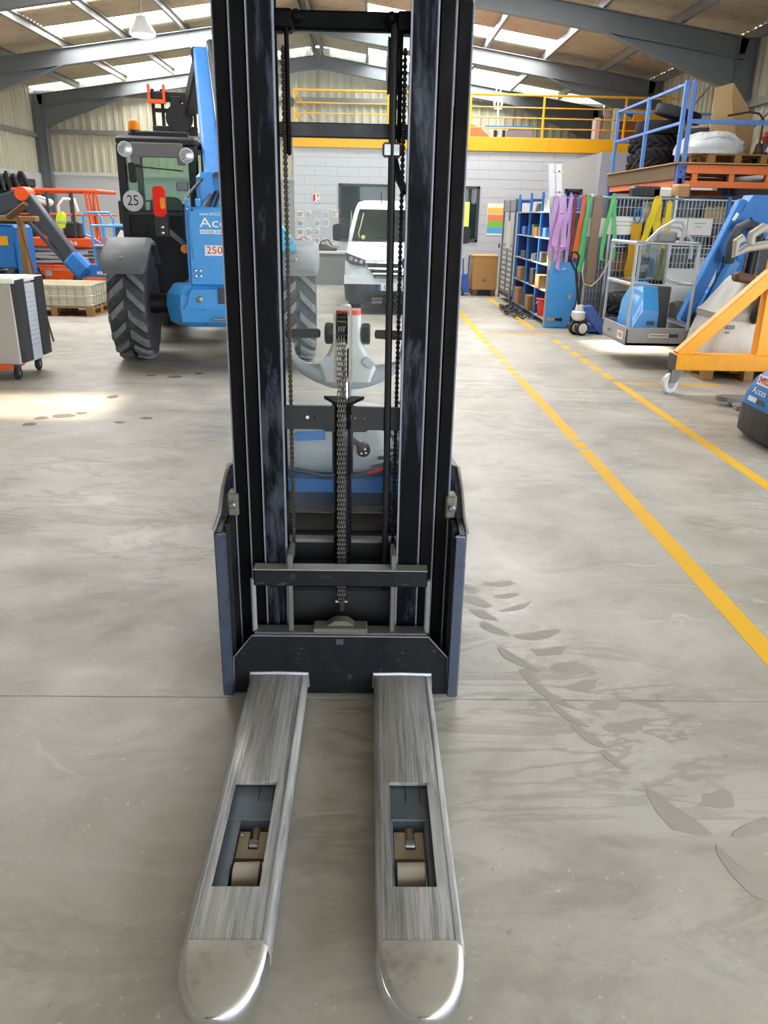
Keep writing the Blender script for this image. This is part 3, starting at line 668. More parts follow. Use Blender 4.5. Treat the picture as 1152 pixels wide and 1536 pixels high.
# chassis and side guards
m = MB(); m.box(-.455, .29, 2.60, 3.02, .06, .47, .01); m.box(-.40, .235, 2.50, 2.62, .05, .33, .01)
ch = part('chassis', m, DEEP, ST); part('cover_lip', MB().box(-.44, .275, 2.60, 2.64, .46, .475, .003), GREYM, ch)
for i, (z, y) in enumerate(((.50, 2.70), (.53, 2.80))): part('cover_step', MB().box(-.44, .275, y, y + .2, z - .06, z, .006), M('brown black step', '#2c2622', .4, 0, .2, 8), ch)
for s in (0, 1):
    q = (lambda x: x) if s == 0 else mx
    m = MB(); xo, xi = q(-.484), q(-.462)
    m.prism([(2.315, .02), (2.95, .02), (2.95, .70), (2.62, .745), (2.50, .70), (2.42, .63), (2.315, .615)], 'x', xo, xi)
    g = part('side_guard', m, M('blue black guard plate', '#2b303b', .35, .3, .25, 8, 0, .2, .5, '#6c737e', .3), ST, None)
    m = MB(); m.prism([(q(-.484), 2.306), (q(-.478), 2.298), (q(-.45), 2.298), (q(-.446), 2.31), (q(-.462), 2.325), (q(-.484), 2.325)], 'z', .02, .612); part('guard_lip', m, M('lit blue grey lip', '#4d5668', .32, .5, .2, 10), g, None)  # lip of the same bent plate, its lit strip put into a paler colour
    part('guard_edge', MB().tube([(q(-.486), 2.32, .62), (q(-.486), 2.42, .636), (q(-.484), 2.50, .705), (q(-.480), 2.60, .75), (q(-.46), 2.66, .74)], .006, 6), M('pale edge', '#99968a', .5, .4), g)
    m = MB(); m.box(min(q(-.462), q(-.425)), max(q(-.462), q(-.425)), 2.44, 2.50, .62, .70, .006); bb = part('mast_bracket', m, M('dull bracket', '#6f6a5e', .5, .5, .2, 14), g)
    part('bracket_bolt', MB().lathe([(.016, 0), (.016, .004), (.0125, .004), (.0125, .014), (.008, .017)], (q(-.444), 2.44, .662), (0, -1, 0), 6), M('bolt head', '#77787a', .35, .7), bb)
    part('inner_plate', MB().box(min(q(-.458), q(-.442)), max(q(-.458), q(-.442)), 2.36, 2.9, .03, .62), DEEP, g, None)
    part('caster_wheel', MB().lathe([(.02, -.025), (.06, -.022), (.062, .022), (.02, .025)], (q(-.38), 3.0, .062), (1, 0, 0), 18), RUBBER2, ch)
part('drive_wheel', MB().lathe([(.04, -.04), (.10, -.036), (.10, .036), (.04, .04)], (XC, 2.95, .10), (1, 0, 0), 22), RUBBER2, ch)
# blue base cover and grey hood
bc = part('base_cover', MB().prism(rrect(-.46, .294, 2.95, 3.55, .06), 'z', .44, .585), BLUE2, ST)
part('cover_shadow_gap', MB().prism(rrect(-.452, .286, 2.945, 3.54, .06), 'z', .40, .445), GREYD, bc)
rings = []
for z, x0, x1, y0, y1 in ((.585, -.23, -.0, 3.04, 3.45), (.60, -.33, .06, 2.99, 3.5), (.65, -.40, .09, 2.965, 3.52), (.73, -.415, .09, 2.975, 3.52), (.765, -.41, .07, 3.02, 3.5), (.785, -.36, .03, 3.1, 3.45)):
    rings.append([(x, y, z) for x, y in rrect(x0, x1, y0, y1, .07, 4)])
hd = part('hood', MB().loft(rings), M('hood grey white', '#c4c6c8', .35, 0, .04, 3), ST, 60)
part('label_sticker', MB().obox((-.226, 2.972, .755), (.118, .003, .036), rotm('Y', math.radians(-3)) @ rotm('X', math.radians(-12))), M('blue sticker', '#3f86cf', .4), hd, None, 'blue instruction sticker')
m = MB(); m.box(-.03, .25, 3.0, 3.4, .585, .66, .03); m.box(.02, .25, 3.1, 3.4, .64, .78, .03); part('console', m, M('console grey', '#8e8f90', .45), hd)
for k in range(5): part('charger_cable', MB().tube([(-.02 + .03 * k + .14 * math.sin(t * PI) * (1 - .1 * k), 2.97 - .012 * k + .02 * math.cos(t * 7), .60 + .035 * k + (.20 - .01 * k) * (1 - math.cos(t * PI)) / 2 * 1.0) for t in [i / 12 for i in range(13)]], .0075, 7), M('cable grey', '#6f7173', .5), hd)
part('charger_cable', MB().tube([(-.38, 2.955, .66), (-.30, 2.95, .625), (-.18, 2.945, .60), (-.05, 2.945, .60), (.06, 2.945, .625), (.15, 2.95, .66), (.2, 2.97, .70)], .007, 7), M('cable dark', '#4a4640', .5), hd)
part('cable_tag', MB().tube([(0.0, 2.942, .612), (.03, 2.942, .622), (.065, 2.944, .634)], .0095, 8), M('red tag', '#cf3c28', .5), hd)
pg = part('charger_plug', MB().lathe([(.018, 0), (.027, .004), (.027, .03), (.012, .05)], (-.018, 2.95, .702), (0, 1, .1), 18), M('brown plug', '#4a2c22', .4), hd)
part('plug_lead', MB().tube([(-.03, 2.965, .72), (-.06, 2.97, .74), (-.09, 2.985, .745)], .011, 8), M('cable dark', '#4a4640'), pg)
for dx, dz in ((-.008, -.008), (.006, .009), (.01, -.006)): part('plug_pin', MB().cyl((-.018 + dx, 2.944, .702 + dz), (-.018 + dx, 2.95, .702 + dz), .0045, seg=8), CHROME, pg)
part('warning_label', MB().obox((-.022, 2.985, .660), (.02, .003, .02), rotm('X', -.1)), M('yellow label', '#e5c52c', .5), hd, None)
# tiller
tl = part('tiller_arm', MB().lathe([(.055, 0), (.036, .05), (.031, .12), (.030, .20), (.045, .25), (.055, .27)], (-.088, 3.24, .72), (0, -.1, 1), 20), M('tiller grey', '#b1b4b8', .32, 0, .04, 4), ST)
rings = []
pth = [(-.318, 1.075, .014, .016), (-.314, 1.035, .016, .02), (-.295, .998, .020, .024), (-.262, .975, .027, .03), (-.21, .958, .04, .036), (-.15, .948, .052, .04), (-.088, .945, .056, .042)]
pth += [(2 * -.088 - a, b, c, d) for a, b, c, d in pth[-2::-1]]
for i, (x, z, rz_, ry) in enumerate(pth):
    a, b = pth[max(i - 1, 0)], pth[min(i + 1, len(pth) - 1)]; d = Vector((b[0] - a[0], 0, b[1] - a[1])).normalized(); nn = Vector((-d.z, 0, d.x))
    rings.append([Vector((x, 3.2, z)) + nn * (rz_ * math.cos(2 * PI * k / 14)) + Vector((0, 1, 0)) * (ry * math.sin(2 * PI * k / 14)) for k in range(14)])
hb = part('handlebar', MB().loft(rings), M('tiller grey', '#b1b4b8'), tl, 60)
rings = []
for z, w, dpt in ((.93, .095, .07), (.985, .115, .075), (1.03, .085, .075), (1.08, .058, .07), (1.15, .055, .068), (1.195, .052, .06)):
    rings.append([(x, y, z) for x, y in rrect(-.088 - w, -.088 + w, 3.19 - dpt / 2, 3.19 + dpt / 2 + .03, .02, 3)])
part('tiller_head', MB().loft(rings), OFFW, tl, 60); part('emergency_button', MB().prism(rrect(-.138, -.036, 3.15, 3.25, .02, 3), 'z', 1.195, 1.212), M('red button', '#e23a22', .35), tl)
for s in (-1, 1):
    q = lambda d: -.088 + s * d
    part('thumb_switch', MB().lathe([(.036, 0), (.042, .008), (.042, .03), (.034, .036)], (q(.055), 3.19, 1.118), (s, 0, 0), 8), BLACK, tl)
    part('hand_grip', MB().lathe([(.010, 0), (.018, .006), (.0195, .05), (.0195, .135), (.014, .14)], (q(.108), 3.19, 1.118), (s, 0, -.03), 16), BLACK if s < 0 else M('black grip with brown reflection', '#33231f', .4), tl)  # right grip is black too; its brown is a reflection put into the colour
    part('grip_bow', MB().tube([(q(.21), 3.19, 1.112), (q(.232), 3.2, 1.105), (q(.238), 3.2, 1.075), (q(.232), 3.2, 1.04), (q(.215), 3.2, 1.01)], [.016, .016, .015, .016, .02], 10), M('dark tiller grey', '#7d8186', .35), tl)
    part('button_patch', MB().obox((q(.085), 3.148, 1.01), (.045, .006, .03), rotm('Y', s * math.radians(40)) ), M('pale button', '#c9ced2', .35), tl)
# ================================================================== shared: lugged tyre
def tyre_profile(R, w, rim): return [(rim, -w * .42), (R * .86, -w * .5), (R * .96, -w * .47), (R, -w * .36), (R, w * .36), (R * .96, w * .47), (R * .86, w * .5), (rim, w * .42)]
_lug = {}
def lugged(parent, c, axis, R, w, rim, mat, n=18, lugh=.035, name='tyre', lugmat=None):
    lugmat = lugmat or mat
    o = part(name, MB().lathe(tyre_profile(R, w, rim), c, axis, 40), mat, parent, 40)
    key = (R, w, lugmat.name)
    if key not in _lug:
        ls = []
        for s in (-1, 1):
            m = MB(); rings = []
            for i in range(5):
                t = i / 4; x = s * (.02 + t * (w * .47 - .02)); a = -(t * .30) * .55 / R
                drop = 0 if t < .8 else .03
                for_r = []
                for da, dr in ((-.045 / R, -.03 - drop), (-.035 / R, lugh - drop), (.035 / R, lugh - drop), (.045 / R, -.03 - drop)):
                    rr = R + dr; an = a + da; for_r.append((x, rr * math.sin(an), rr * math.cos(an)))
                rings.append(for_r)
            m.loft(rings); ls.append(bpy.data.objects.new('tread_lug', mesh_of('tread_lug', m, lugmat, smooth=30)))
        _lug[key] = ls
    ax = Vector(axis).normalized(); off = ROOT[parent]
    for s in (0, 1):
        for i in range(n):
            a = 2 * PI * (i + .5 * s) / n
            l = inst(_lug[key][s], o, (c[0] - off[0], c[1] - off[1], c[2] - off[2]))
            Rm = rotm('X', a)
            if abs(ax.z) > .9: Rm = rotm('Y', PI / 2) @ Rm
            l.rotation_euler = Rm.to_euler()
    return o
LUGM = M('dusty lug rubber', '#6a6b6c', .8, 0, .25, 9, .3, dirt='#3c3d3e', dirt_amt=.5); LUGM2 = M('pale lug rubber', '#8d9093', .8, 0, .2, 9, .3)
# ================================================================== TELEHANDLER
TH = thing('telehandler', 'blue telehandler seen from behind with raised boom, black cab and big lugged tyres', 'telehandler', (-1.70, 9.05, 0), math.radians(6), local=True)
TYREG = M('dusty telehandler tyre', '#55585c', .8, 0, .2, 7, .3, dirt='#8d8b86', dirt_amt=.5)
for s in (-1, 1):
    tx = s * .885
    ty = lugged(TH, (tx, 0, .60), (1, 0, 0), .565, .40, .30, RUBBER if s < 0 else TYREG, 17, .04, 'rear_tyre', LUGM if s < 0 else LUGM2)
    part('wheel_rim', MB().lathe([(.05, -.12), (.30, -.14), (.30, .14), (.05, .12)], (tx, 0, .60), (1, 0, 0), 24), OFFW, ty)
    lugged(TH, (tx, 2.9, .60), (1, 0, 0), .565, .40, .30, RUBBER, 17, .04, 'front_tyre')
    # plastic fender
    m = MB(); rings = []
    for a, ww in ((-24, .20), (-18, .225), (0, .24), (20, .24), (45, .235), (80, .23)):
        r = .70; y = r * math.sin(math.radians(a - 30)); z = .60 + r * math.cos(math.radians(a - 30)); y2 = (r - .03) * math.sin(math.radians(a - 30)); z2 = .6 + (r - .03) * math.cos(math.radians(a - 30))
        rings.append([(tx - ww, y2, z2 - .05), (tx - ww, y, z - .05), (tx - ww * .8, y, z), (tx + ww * .8, y, z), (tx + ww, y, z - .05), (tx + ww, y2, z2 - .05)])
    fd = part('fender', m.loft(rings), M('fender grey' if s < 0 else 'fender pale grey', '#5c5e60' if s < 0 else '#8f9294', .6, 0, .1, 5), TH, 40)
    part('fender_bolt', MB().lathe([(.014, 0), (.014, .01), (.008, .014)], (tx - .02, -.50, 1.10), (0, -.7, .7), 8), CHROME, fd)
# chassis, counterweight and engine hood
cf = part('chassis_frame', MB().box(-.35, .35, -.1, 3.4, .42, .85, .03), DEEP, TH); part('axle', MB().cyl((-.75, 0, .6), (.75, 0, .6), .11, seg=14), DEEP, TH); part('axle', MB().cyl((-.75, 2.9, .6), (.75, 2.9, .6), .11, seg=14), DEEP, TH)
rings = []
for z, x0, x1, y0, ch in ((.40, -.40, .62, -.42, .14), (.46, -.47, .68, -.50, .14), (.62, -.50, .72, -.53, .16), (.74, -.49, .71, -.52, .16), (.83, -.43, .65, -.46, .14)):
    rings.append([(x0, -.05, z), (x0, y0 + ch, z), (x0 + ch, y0, z), (x1 - ch, y0, z), (x1, y0 + ch, z), (x1, -.05, z)])
cw = part('counterweight', MB().loft(rings), BLUE, TH, 25)
m = MB(); m.prism([(-.30, .60), (.55, .60), (.55, .80), (-.20, .80), (-.235, .76), (-.255, .66)], 'y', -.56, -.50); part('counterweight_step', m, BLUE, cw, 25)
part('tow_bolt', MB().lathe([(.034, 0), (.034, .012), (.022, .018)], (-.135, -.56, .70), (0, -1, 0), 12), STEEL, cw)
part('latch', MB().box(.06, .16, -.58, -.55, .66, .82, .006), GREYD, cw); part('tow_pin', MB().cyl((.0, -.575, .50), (.16, -.575, .50), .016), CHROME, cw)
m = MB(); m.box(-.235, .55, -.50, .9, .82, 1.60, .03); eh = part('engine_hood', m, BLUE, TH, 25)
part('hood_panel', MB().prism([(-.19, 1.58), (.5, 1.58), (.5, 1.10), (-.17, 1.10), (-.19, 1.38)], 'y', -.515, -.50), BLUE, eh, 25)
part('panel_line', MB().box(-.235, -.215, -.512, -.50, .84, 1.60), M('deep blue seam', '#2d74b4', .4), eh, None); part('hood_lug', MB().box(-.235, -.19, -.49, -.42, 1.60, 1.68, .01), BLUE, eh); part('hood_lug', MB().box(-.13, -.08, -.49, -.42, 1.60, 1.68, .01), BLUE, eh)
for x in (-.165, -.115):
    for z in (.93, .985): part('bolt_head', MB().lathe([(.016, 0), (.016, .008), (.009, .012)], (x, -.50, z), (0, -1, 0), 10), CHROME, eh)
part('hood_lock', MB().lathe([(.016, 0), (.014, .012)], (.01, -.515, 1.335), (0, -1, 0), 10), STEEL, eh); part('hood_lock', MB().lathe([(.012, 0), (.01, .012)], (-.16, -.515, 1.57), (0, -1, 0), 10), DEEP, eh)
lettering('www.ACCES-INDUSTRIE', .042, (-.09, -.518, 1.535), LWHITE, eh, align='LEFT'); lettering('Acces', .13, (-.095, -.518, 1.45), LWHITE, eh, align='LEFT', sx=1.35)
pp = part('phone_plate', MB().box(-.095, .35, -.519, -.515, 1.345, 1.385), M('pale plate', '#cfe0ee', .5), eh, None)
for k in range(10): part('print_mark', MB().box(-.08 + .034 * k + .012 * (k > 3), -.06 + .034 * k + .012 * (k > 3), -.521, -.519, 1.356, 1.374), M('grey blue text', '#8fabc4', .5), pp, None)
part('number_plate', MB().box(-.055, .30, -.521, -.515, 1.135, 1.235), PAPER, eh, None); lettering('250', .105, (-.04, -.523, 1.185), LRED, eh, align='LEFT', sx=1.05)
part('side_cover', MB().prism([(.50, 1.52), (.60, 1.50), (.74, 1.42), (.84, 1.30), (.90, 1.15), (.50, 1.15)], 'y', -.38, 1.2), M('lit blue cover', '#38b4d8', .3, 0, .05, 3), TH, 40)  # blue body part; the light on it is put into the cyan colour
# cab
x0, x1, y0, y1 = -1.17, -.24, 1.2, 2.6
cab = part('cab_frame', MB().box(x0, x1, y0, y1, .50, .62, .02), BLACK, TH)
for (px, py, w) in ((x0, y0, .10), (x1 - .11, y0, .11), (x0, y1 - .1, .08), (x1 - .08, y1 - .1, .08)): part('cab_post', MB().box(px, px + w, py, py + .1, .6, 2.28, .015), BLACK, cab)
part('cab_lower_panel', MB().box(x0 + .02, x1 - .02, y0 + .02, y0 + .06, .6, 1.56, .01), DEEP, cab); part('cab_side_panel', MB().box(x0 + .01, x0 + .05, y0, y1, .6, 1.2, .01), DEEP, cab); part('cab_side_panel', MB().box(x1 - .05, x1 - .01, y0, y1, .6, 1.3, .01), DEEP, cab)
part('window_sill', MB().box(x0 + .08, x1 - .09, y0 - .01, y0 + .07, 1.50, 1.55, .01), GREYD, cab)
m = MB(); m.box(x0, x1, y0, y1, 2.26, 2.37, .03); rf = part('cab_roof', m, BLACK, TH); part('roof_rear_panel', MB().box(x0 + .16, x1 - .16, y0 - .015, y0 + .02, 2.14, 2.30, .01), M('dull cab panel', '#77716e', .5, .2, .1, 8), rf)
part('roof_rack', MB().box(x0 + .22, x1 - .1, y0 + .1, y0 + .2, 2.37, 2.43, .01), BLACK, rf)
part('rear_glass', MB().box(x0 + .09, x1 - .1, y0 + .02, y0 + .028, 1.56, 2.26), GLASSG, cab, None); part('front_glass', MB().box(x0 + .06, x1 - .06, y1 - .02, y1 - .012, 1.1, 2.26), GLASSG, cab, None)
part('side_glass', MB().box(x0 + .02, x0 + .028, y0 + .1, y1 - .1, 1.2, 2.26), GLASSG, cab, None)
part('seat_back', MB().prism(rrect(-.90, -.50, 1.2, 1.72, .1), 'y', y0 + .45, y0 + .58), BLACK, cab); part('rear_ledge', MB().box(x0 + .1, x1 - .1, y0 + .08, y0 + .4, 1.5, 1.56), M('sage ledge', '#5f7468', .5), cab)
for x in (x0 + .11, x1 - .12):
    wl = part('work_lamp', MB().lathe([(.05, .07), (.085, .02), (.085, 0), (.06, -.008)], (x, y0 - .04, 2.22 if x < -.8 else 2.17), (0, 1, 0), 18), OFFW, rf); wl.scale = (1, 1, 1)
    part('lamp_lens', MB().lathe([(.072, 0), (.05, -.012)], (x, y0 - .046, 2.22 if x < -.8 else 2.17), (0, 1, 0), 18), ALU, wl)
part('wiper_motor', MB().prism(rrect(-1.04, -.96, 1.86, 2.08, .03), 'y', y0 - .03, y0 + .03), BLACK, cab); part('wiper', MB().tube([(-1.0, y0 - .01, 2.05), (-.85, y0 - .015, 2.03), (-.42, y0 - .01, 2.0)], .008, 6), BLACK, cab)
for x in (-.95, -.43): part('hinge', MB().box(x - .045, x + .045, y0 - .02, y0 + .01, 2.06, 2.16, .008), M('dull cab panel', '#77716e'), cab)
bn = part('beacon', MB().lathe([(.075, 0), (.075, .04), (.06, .07)], (-.97, y0 + .2, 2.37), (0, 0, 1), 18), BLACK, rf); part('beacon_lens', MB().lathe([(.07, .07), (.068, .14), (.055, .17), (.02, .185)], (-.97, y0 + .2, 2.37), (0, 0, 1), 18), AMBER, bn)
part('speed_disc', MB().lathe([(.118, 0), (.118, .006)], (-1.02, y0 - .012, 1.66), (0, 1, 0), 30), PAPER, cab, 30, 'round white speed limit disc reading 25'); lettering('25', .165, (-1.02, y0 - .014, 1.66), LBLACK, cab, sx=.85)
part('inner_mirror', MB().box(-.50, -.36, y0 - .06, y0 - .04, 1.78, 1.88, .01), M('mirror face', '#9fb4cc', .1, .9), cab)
# tail lamp on its bracket, mirror arm
br_ = part('lamp_bracket', MB().box(-.56, -.42, -.36, -.32, 1.30, 1.53, .01), BLACK, TH)
tl_ = part('tail_lamp', MB().prism(rrect(-.555, -.435, 1.50, 1.79, .04), 'y', -.40, -.33), REDL, br_, 30); part('indicator_lens', MB().prism(rrect(-.485, -.437, 1.575, 1.685, .022), 'y', -.405, -.33), AMBER, tl_, 30)
for z in (1.345, 1.40): part('bracket_bolt', MB().lathe([(.018, 0), (.016, .01), (.006, .016)], (-.485, -.36, z), (0, -1, 0), 10), CHROME, br_)
part('bracket_arm', MB().beam((-.45, -.33, 1.38), (-.22, -.28, 1.18), .025, .05), GREYD, br_); part('amber_reflector', MB().lathe([(.045, 0), (.045, .012)], (-.27, -.36, 1.19), (0, -1, 0), 16), AMBER, br_)
part('grab_hoop', MB().tube([(-.24, -.4, 1.30), (-.26, -.35, 1.62), (-.22, -.2, 1.72), (-.10, .0, 1.87), (.02, .1, 1.90)], .016, 8), BLACK, TH)
# boom
bp0, bp1 = Vector((.02, .35, 1.62)), Vector((-.42, 4.60, 3.72))
bm_ = part('boom', MB().beam(bp0, bp1, .22, .32, ch=.03), BLUE2, TH, 25); d_ = (bp1 - bp0).normalized()
bs = part('boom_section', MB().beam(bp0 + d_ * .1 + Vector((.36, 0, .05)), bp1 - d_ * .25 + Vector((.30, 0, .0)), .10, .22, ch=.02), M('boom light blue', '#5aa6dc', .35), bm_, 25)
part('boom_edge', MB().beam(bp0 + Vector((.10, -.05, .17)), bp1 + Vector((.10, -.05, .165)), .015, .02), OFFW, bm_)
part('hose_bundle', MB().tube([bp0 + Vector((.17, -.05, .1)), bp0 + d_ * 2 + Vector((.17, 0, .18)), bp1 - d_ * .3 + Vector((.165, 0, .19)), bp1 + Vector((.15, .05, .19)), bp1 + Vector((.12, .18, .06))], [.05, .07, .075, .08, .06], 10), BLACK, bm_)
part('boom_cap', MB().prism(rrect(-.56, -.30, 3.66, 3.86, .05), 'y', 4.52, 4.68), GREYD, bm_)
part('boom_cylinder', MB().cyl(bp0 + Vector((-.05, .6, -.3)), bp0 + d_ * 2.2 + Vector((0, 0, -.18)), .06), DEEP, bm_)
part('boom_pivot', MB().box(-.16, .52, .0, .8, 1.55, 1.95, .05), BLUE, TH)
for k in range(3): part('hydraulic_pipe', MB().tube([(-.1 + .06 * k, -.1, 1.58), (-.02 + .06 * k, .0, 1.72 + .03 * k), (.15, .1, 1.80 + .03 * k), (.35, .2, 1.70)], .016, 7), BLACK if k else GREYM, TH)
part('mirror', MB().prism(rrect(.02, .16, 1.76, 1.95, .04), 'y', .0, .05), GREYD, TH)
# fork carriage hanging from the boom head
hx, hy = -.98, 5.55
part('boom_head', MB().beam(bp1, (hx + .25, hy, 3.10), .20, .24, ch=.03), BLACK, TH)
ca = part('fork_carriage', MB().box(hx - .36, hx + .36, hy - .05, hy + .05, 2.72, 2.86, .01), DEEP, TH); part('carriage_bar', MB().box(hx - .34, hx + .40, hy - .04, hy + .04, 3.22, 3.36, .01), DEEP, ca)
part('carriage_bar', MB().box(hx - .30, hx + .40, hy - .04, hy + .04, 3.06, 3.12, .006), DEEP, ca)
for dx in (-.33, -.18, .33): part('carriage_upright', MB().box(hx + dx - .025, hx + dx + .025, hy - .03, hy + .03, 2.75, 3.40, .005), DEEP, ca)
part('tilt_plate', MB().prism(arc((hx + .08, 2.98), .22, 0, 360, 20)[:-1], 'y', hy - .07, hy - .02), DEEP, ca)
part('carriage_fork', MB().box(hx - .05, hx + .12, hy - .06, hy + .06, 2.60, 3.3, .01), DEEP, ca)
for dx in (-.38, -.14): part('red_hook', MB().box(hx + dx - .02, hx + dx + .02, hy - .10, hy - .04, 3.18, 3.46, .006), ORANGE, ca)
part('red_bar', MB().box(hx - .38, hx - .14, hy - .10, hy - .05, 3.18, 3.24, .006), ORANGE, ca)
# white board hanging behind the boom
hb_ = thing('hanging_board', 'white hanging board with a faint grey letter behind the boom tip', 'sign', (-3.9, 21.19, 4.75))
part('board', MB().box(-4.28, -3.55, 21.17, 21.19, 4.72, 5.42, .004), OFFW, hb_); lettering('U', .44, (-4.02, 21.165, 5.16), LGREY, hb_)
for x in (-4.1, -3.7): part('hanger', MB().box(x - .02, x + .02, 21.19, 21.215, 5.1, 5.42), STEEL, hb_, None)
# ================================================================== WHITE VAN
VX, VY = .53, 13.45
VN = thing('van', 'white delivery van parked head-on in front of the office wall', 'van', (VX, VY + 2.4, 0))
def vring(z, hw, yf, yb, r=.18): return [(VX + x, y, z) for x, y in rrect(-hw, hw, yf, yb, r, 5)]
rings = [vring(.28, .90, VY + .12, VY + 4.9), vring(.45, .955, VY + .02, VY + 4.95, .3), vring(.62, .96, VY, VY + 4.95, .32), vring(.80, .955, VY + .02, VY + 4.95, .32), vring(.93, .945, VY + .10, VY + 4.95, .32), vring(1.06, .93, VY + .34, VY + 4.95, .30), vring(1.14, .92, VY + .62, VY + 4.95, .25)]
part('body', MB().loft(rings), WHITE, VN, 50)
rings = [vring(1.12, .92, VY + .62, VY + 4.95, .25), vring(1.30, .90, VY + .80, VY + 4.93, .22), vring(1.55, .84, VY + 1.08, VY + 4.88, .2), vring(1.68, .80, VY + 1.22, VY + 4.85, .2), vring(1.76, .76, VY + 1.36, VY + 4.8, .2), vring(1.80, .66, VY + 1.7, VY + 4.7, .2)]
cabv = part('cabin', MB().loft(rings), WHITE, VN, 50)
# windscreen set proud of the cabin
def ws(hw0, z0, y0, hw1, z1, y1, t): return [(VX - hw0, y0, z0), (VX + hw0, y0, z0), (VX + hw1, y1, z1), (VX - hw1, y1, z1)]
a = ws(.84, 1.165, VY + .615, .72, 1.645, VY + 1.14, 0); m = MB(); m.add(a + [(x, y + .03, z) for x, y, z in a], [(0, 1, 2, 3), (7, 6, 5, 4), (0, 4, 5, 1), (1, 5, 6, 2), (2, 6, 7, 3), (3, 7, 4, 0)])
part('windscreen', m, M('van screen glass', '#27312f', .06, 0, .15, 1.5, 0, .6), cabv, None)
part('screen_trim', MB().tube([(VX - .85, VY + .61, 1.155), (VX, VY + .605, 1.14), (VX + .85, VY + .61, 1.155)], .016, 6), BLACK, cabv)
for s in (-1, 1):
    part('screen_pillar', MB().tube([(VX + s * .83, VY + .61, 1.17), (VX + s * .775, VY + .86, 1.42), (VX + s * .72, VY + 1.13, 1.64)], .014, 6), BLACK, cabv)
    part('side_window', MB().prism([(VY + 1.0, 1.2), (VY + 2.0, 1.2), (VY + 2.0, 1.62), (VY + 1.35, 1.62)], 'x', VX + s * .885, VX + s * .90), GLASSV, cabv, None)
    mr = part('door_mirror', MB().prism(rrect(VX + s * 1.10 - .09, VX + s * 1.10 + .09, 1.12, 1.40, .06), 'y', VY + .95, VY + 1.10), BLACK, cabv, 30); part('mirror_arm', MB().beam((VX + s * .9, VY + 1.05, 1.18), (VX + s * 1.06, VY + 1.03, 1.2), .05, .05), BLACK, mr)
    part('headlamp', MB().prism([(VX + s * .93, .98), (VX + s * .80, .93), (VX + s * .60, .86), (VX + s * .62, .76), (VX + s * .86, .80), (VX + s * .935, .86)], 'y', VY - .005, VY + .3), M('headlamp glass', '#565b60', .1, .3, .4, 25, 0, .5), VN, 30)
    for k in range(3): part('lamp_unit', MB().lathe([(.035, 0), (.02, .02), (.035, .028)], (VX + s * (.68 + .085 * k), VY - .006, .84 + .025 * k), (0, 1, 0), 14), CHROME, VN)
    for y, nm in ((VY + .95, 'front_wheel'), (VY + 4.0, 'rear_wheel')): part(nm, MB().lathe([(.2, -.1), (.31, -.1), (.33, -.07), (.33, .07), (.31, .1), (.2, .1)], (VX + s * .80, y, .33), (1, 0, 0), 26), RUBBER2, VN)
part('hose_reflection', MB().tube([(VX - .72, VY + .60, 1.20), (VX - .74, VY + .64, 1.26), (VX - .70, VY + .78, 1.40), (VX - .66, VY + .98, 1.58)], .009, 6), M('yellow strap', '#b8bd7c', .6), cabv); part('yellow_disc', MB().lathe([(.036, 0), (.036, .01)], (VX - .66, VY + .60, 1.205), (0, 1, -.4), 14), M('yellow strap', '#d8d66a'), cabv)  # yellow green tube: a hose's reflection in the windscreen, built as a shape
part('antenna', MB().tube([(VX - .35, VY + 1.25, 1.72), (VX - .36, VY + 1.25, 1.92)], .008, 6), BLACK, cabv)
# grille, bumper, plate
part('grille', MB().prism([(VX - .62, .855), (VX + .62, .855), (VX + .46, .58), (VX - .46, .58)], 'y', VY - .015, VY + .2), M('grille dark', '#1f2328', .35, .2, .2, 9), VN, None)
for k, (hw, z) in enumerate(((.62, .83), (.57, .735), (.50, .655), (.45, .60))): part('grille_bar', MB().box(VX - hw, VX + hw, VY - .045, VY - .01, z - .016, z + .016, .008), CHROME if k < 3 else GREYM, VN)
em = part('emblem', MB().prism([(VX, .99), (VX + .085, .85), (VX, .66), (VX - .085, .85)], 'y', VY - .07, VY - .04), CHROME, VN, None); part('emblem_core', MB().prism([(VX, .92), (VX + .04, .85), (VX, .74), (VX - .04, .85)], 'y', VY - .075, VY - .069), GREYD, em, None)
rings = [vring(.16, .86, VY + .06, VY + .5, .2), vring(.22, .95, VY - .02, VY + .6, .3), vring(.42, .968, VY - .05, VY + .6, .32), vring(.49, .962, VY - .03, VY + .6, .32)]
bu = part('bumper', MB().loft(rings), M('bumper dark grey', '#3a3d40', .6, 0, .12, 5), VN, 50)
part('bumper_shoulder', MB().prism([(VX - .96, .62), (VX - .70, .60), (VX - .42, .52), (VX + .42, .52), (VX + .70, .60), (VX + .96, .62), (VX + .96, .49), (VX - .96, .49)], 'y', VY - .035, VY + .15), WHITE, VN, None)
for z in (.24, .29, .34): part('bumper_slot', MB().box(VX - .62, VX + .62, VY - .06, VY - .04, z - .008, z + .008), DEEP, bu, None)
for s in (-1, 1): part('tow_cover', MB().box(VX + s * .42 - .09, VX + s * .42 + .09, VY - .035, VY + .0, .18, .28, .006), GREYM, bu)
pl = part('number_plate', MB().box(VX - .40, VX + .14, VY - .09, VY - .055, .395, .50, .004), PAPER, VN, 30, 'white number plate with a blue band'); part('plate_band', MB().box(VX - .40, VX - .355, VY - .093, VY - .09, .397, .498), LBLUE, pl, None)
lettering('GX-  6-AT', .11, (VX - .105, VY - .093, .448), LBLACK, pl, sx=.84)
lettering('Accès', .10, (VX - .2, VY + .36, 1.075), M('pale blue letters', '#b5d3ea', .4), VN, rot=(math.radians(28), 0, 0), sx=1.6, depth=.004)
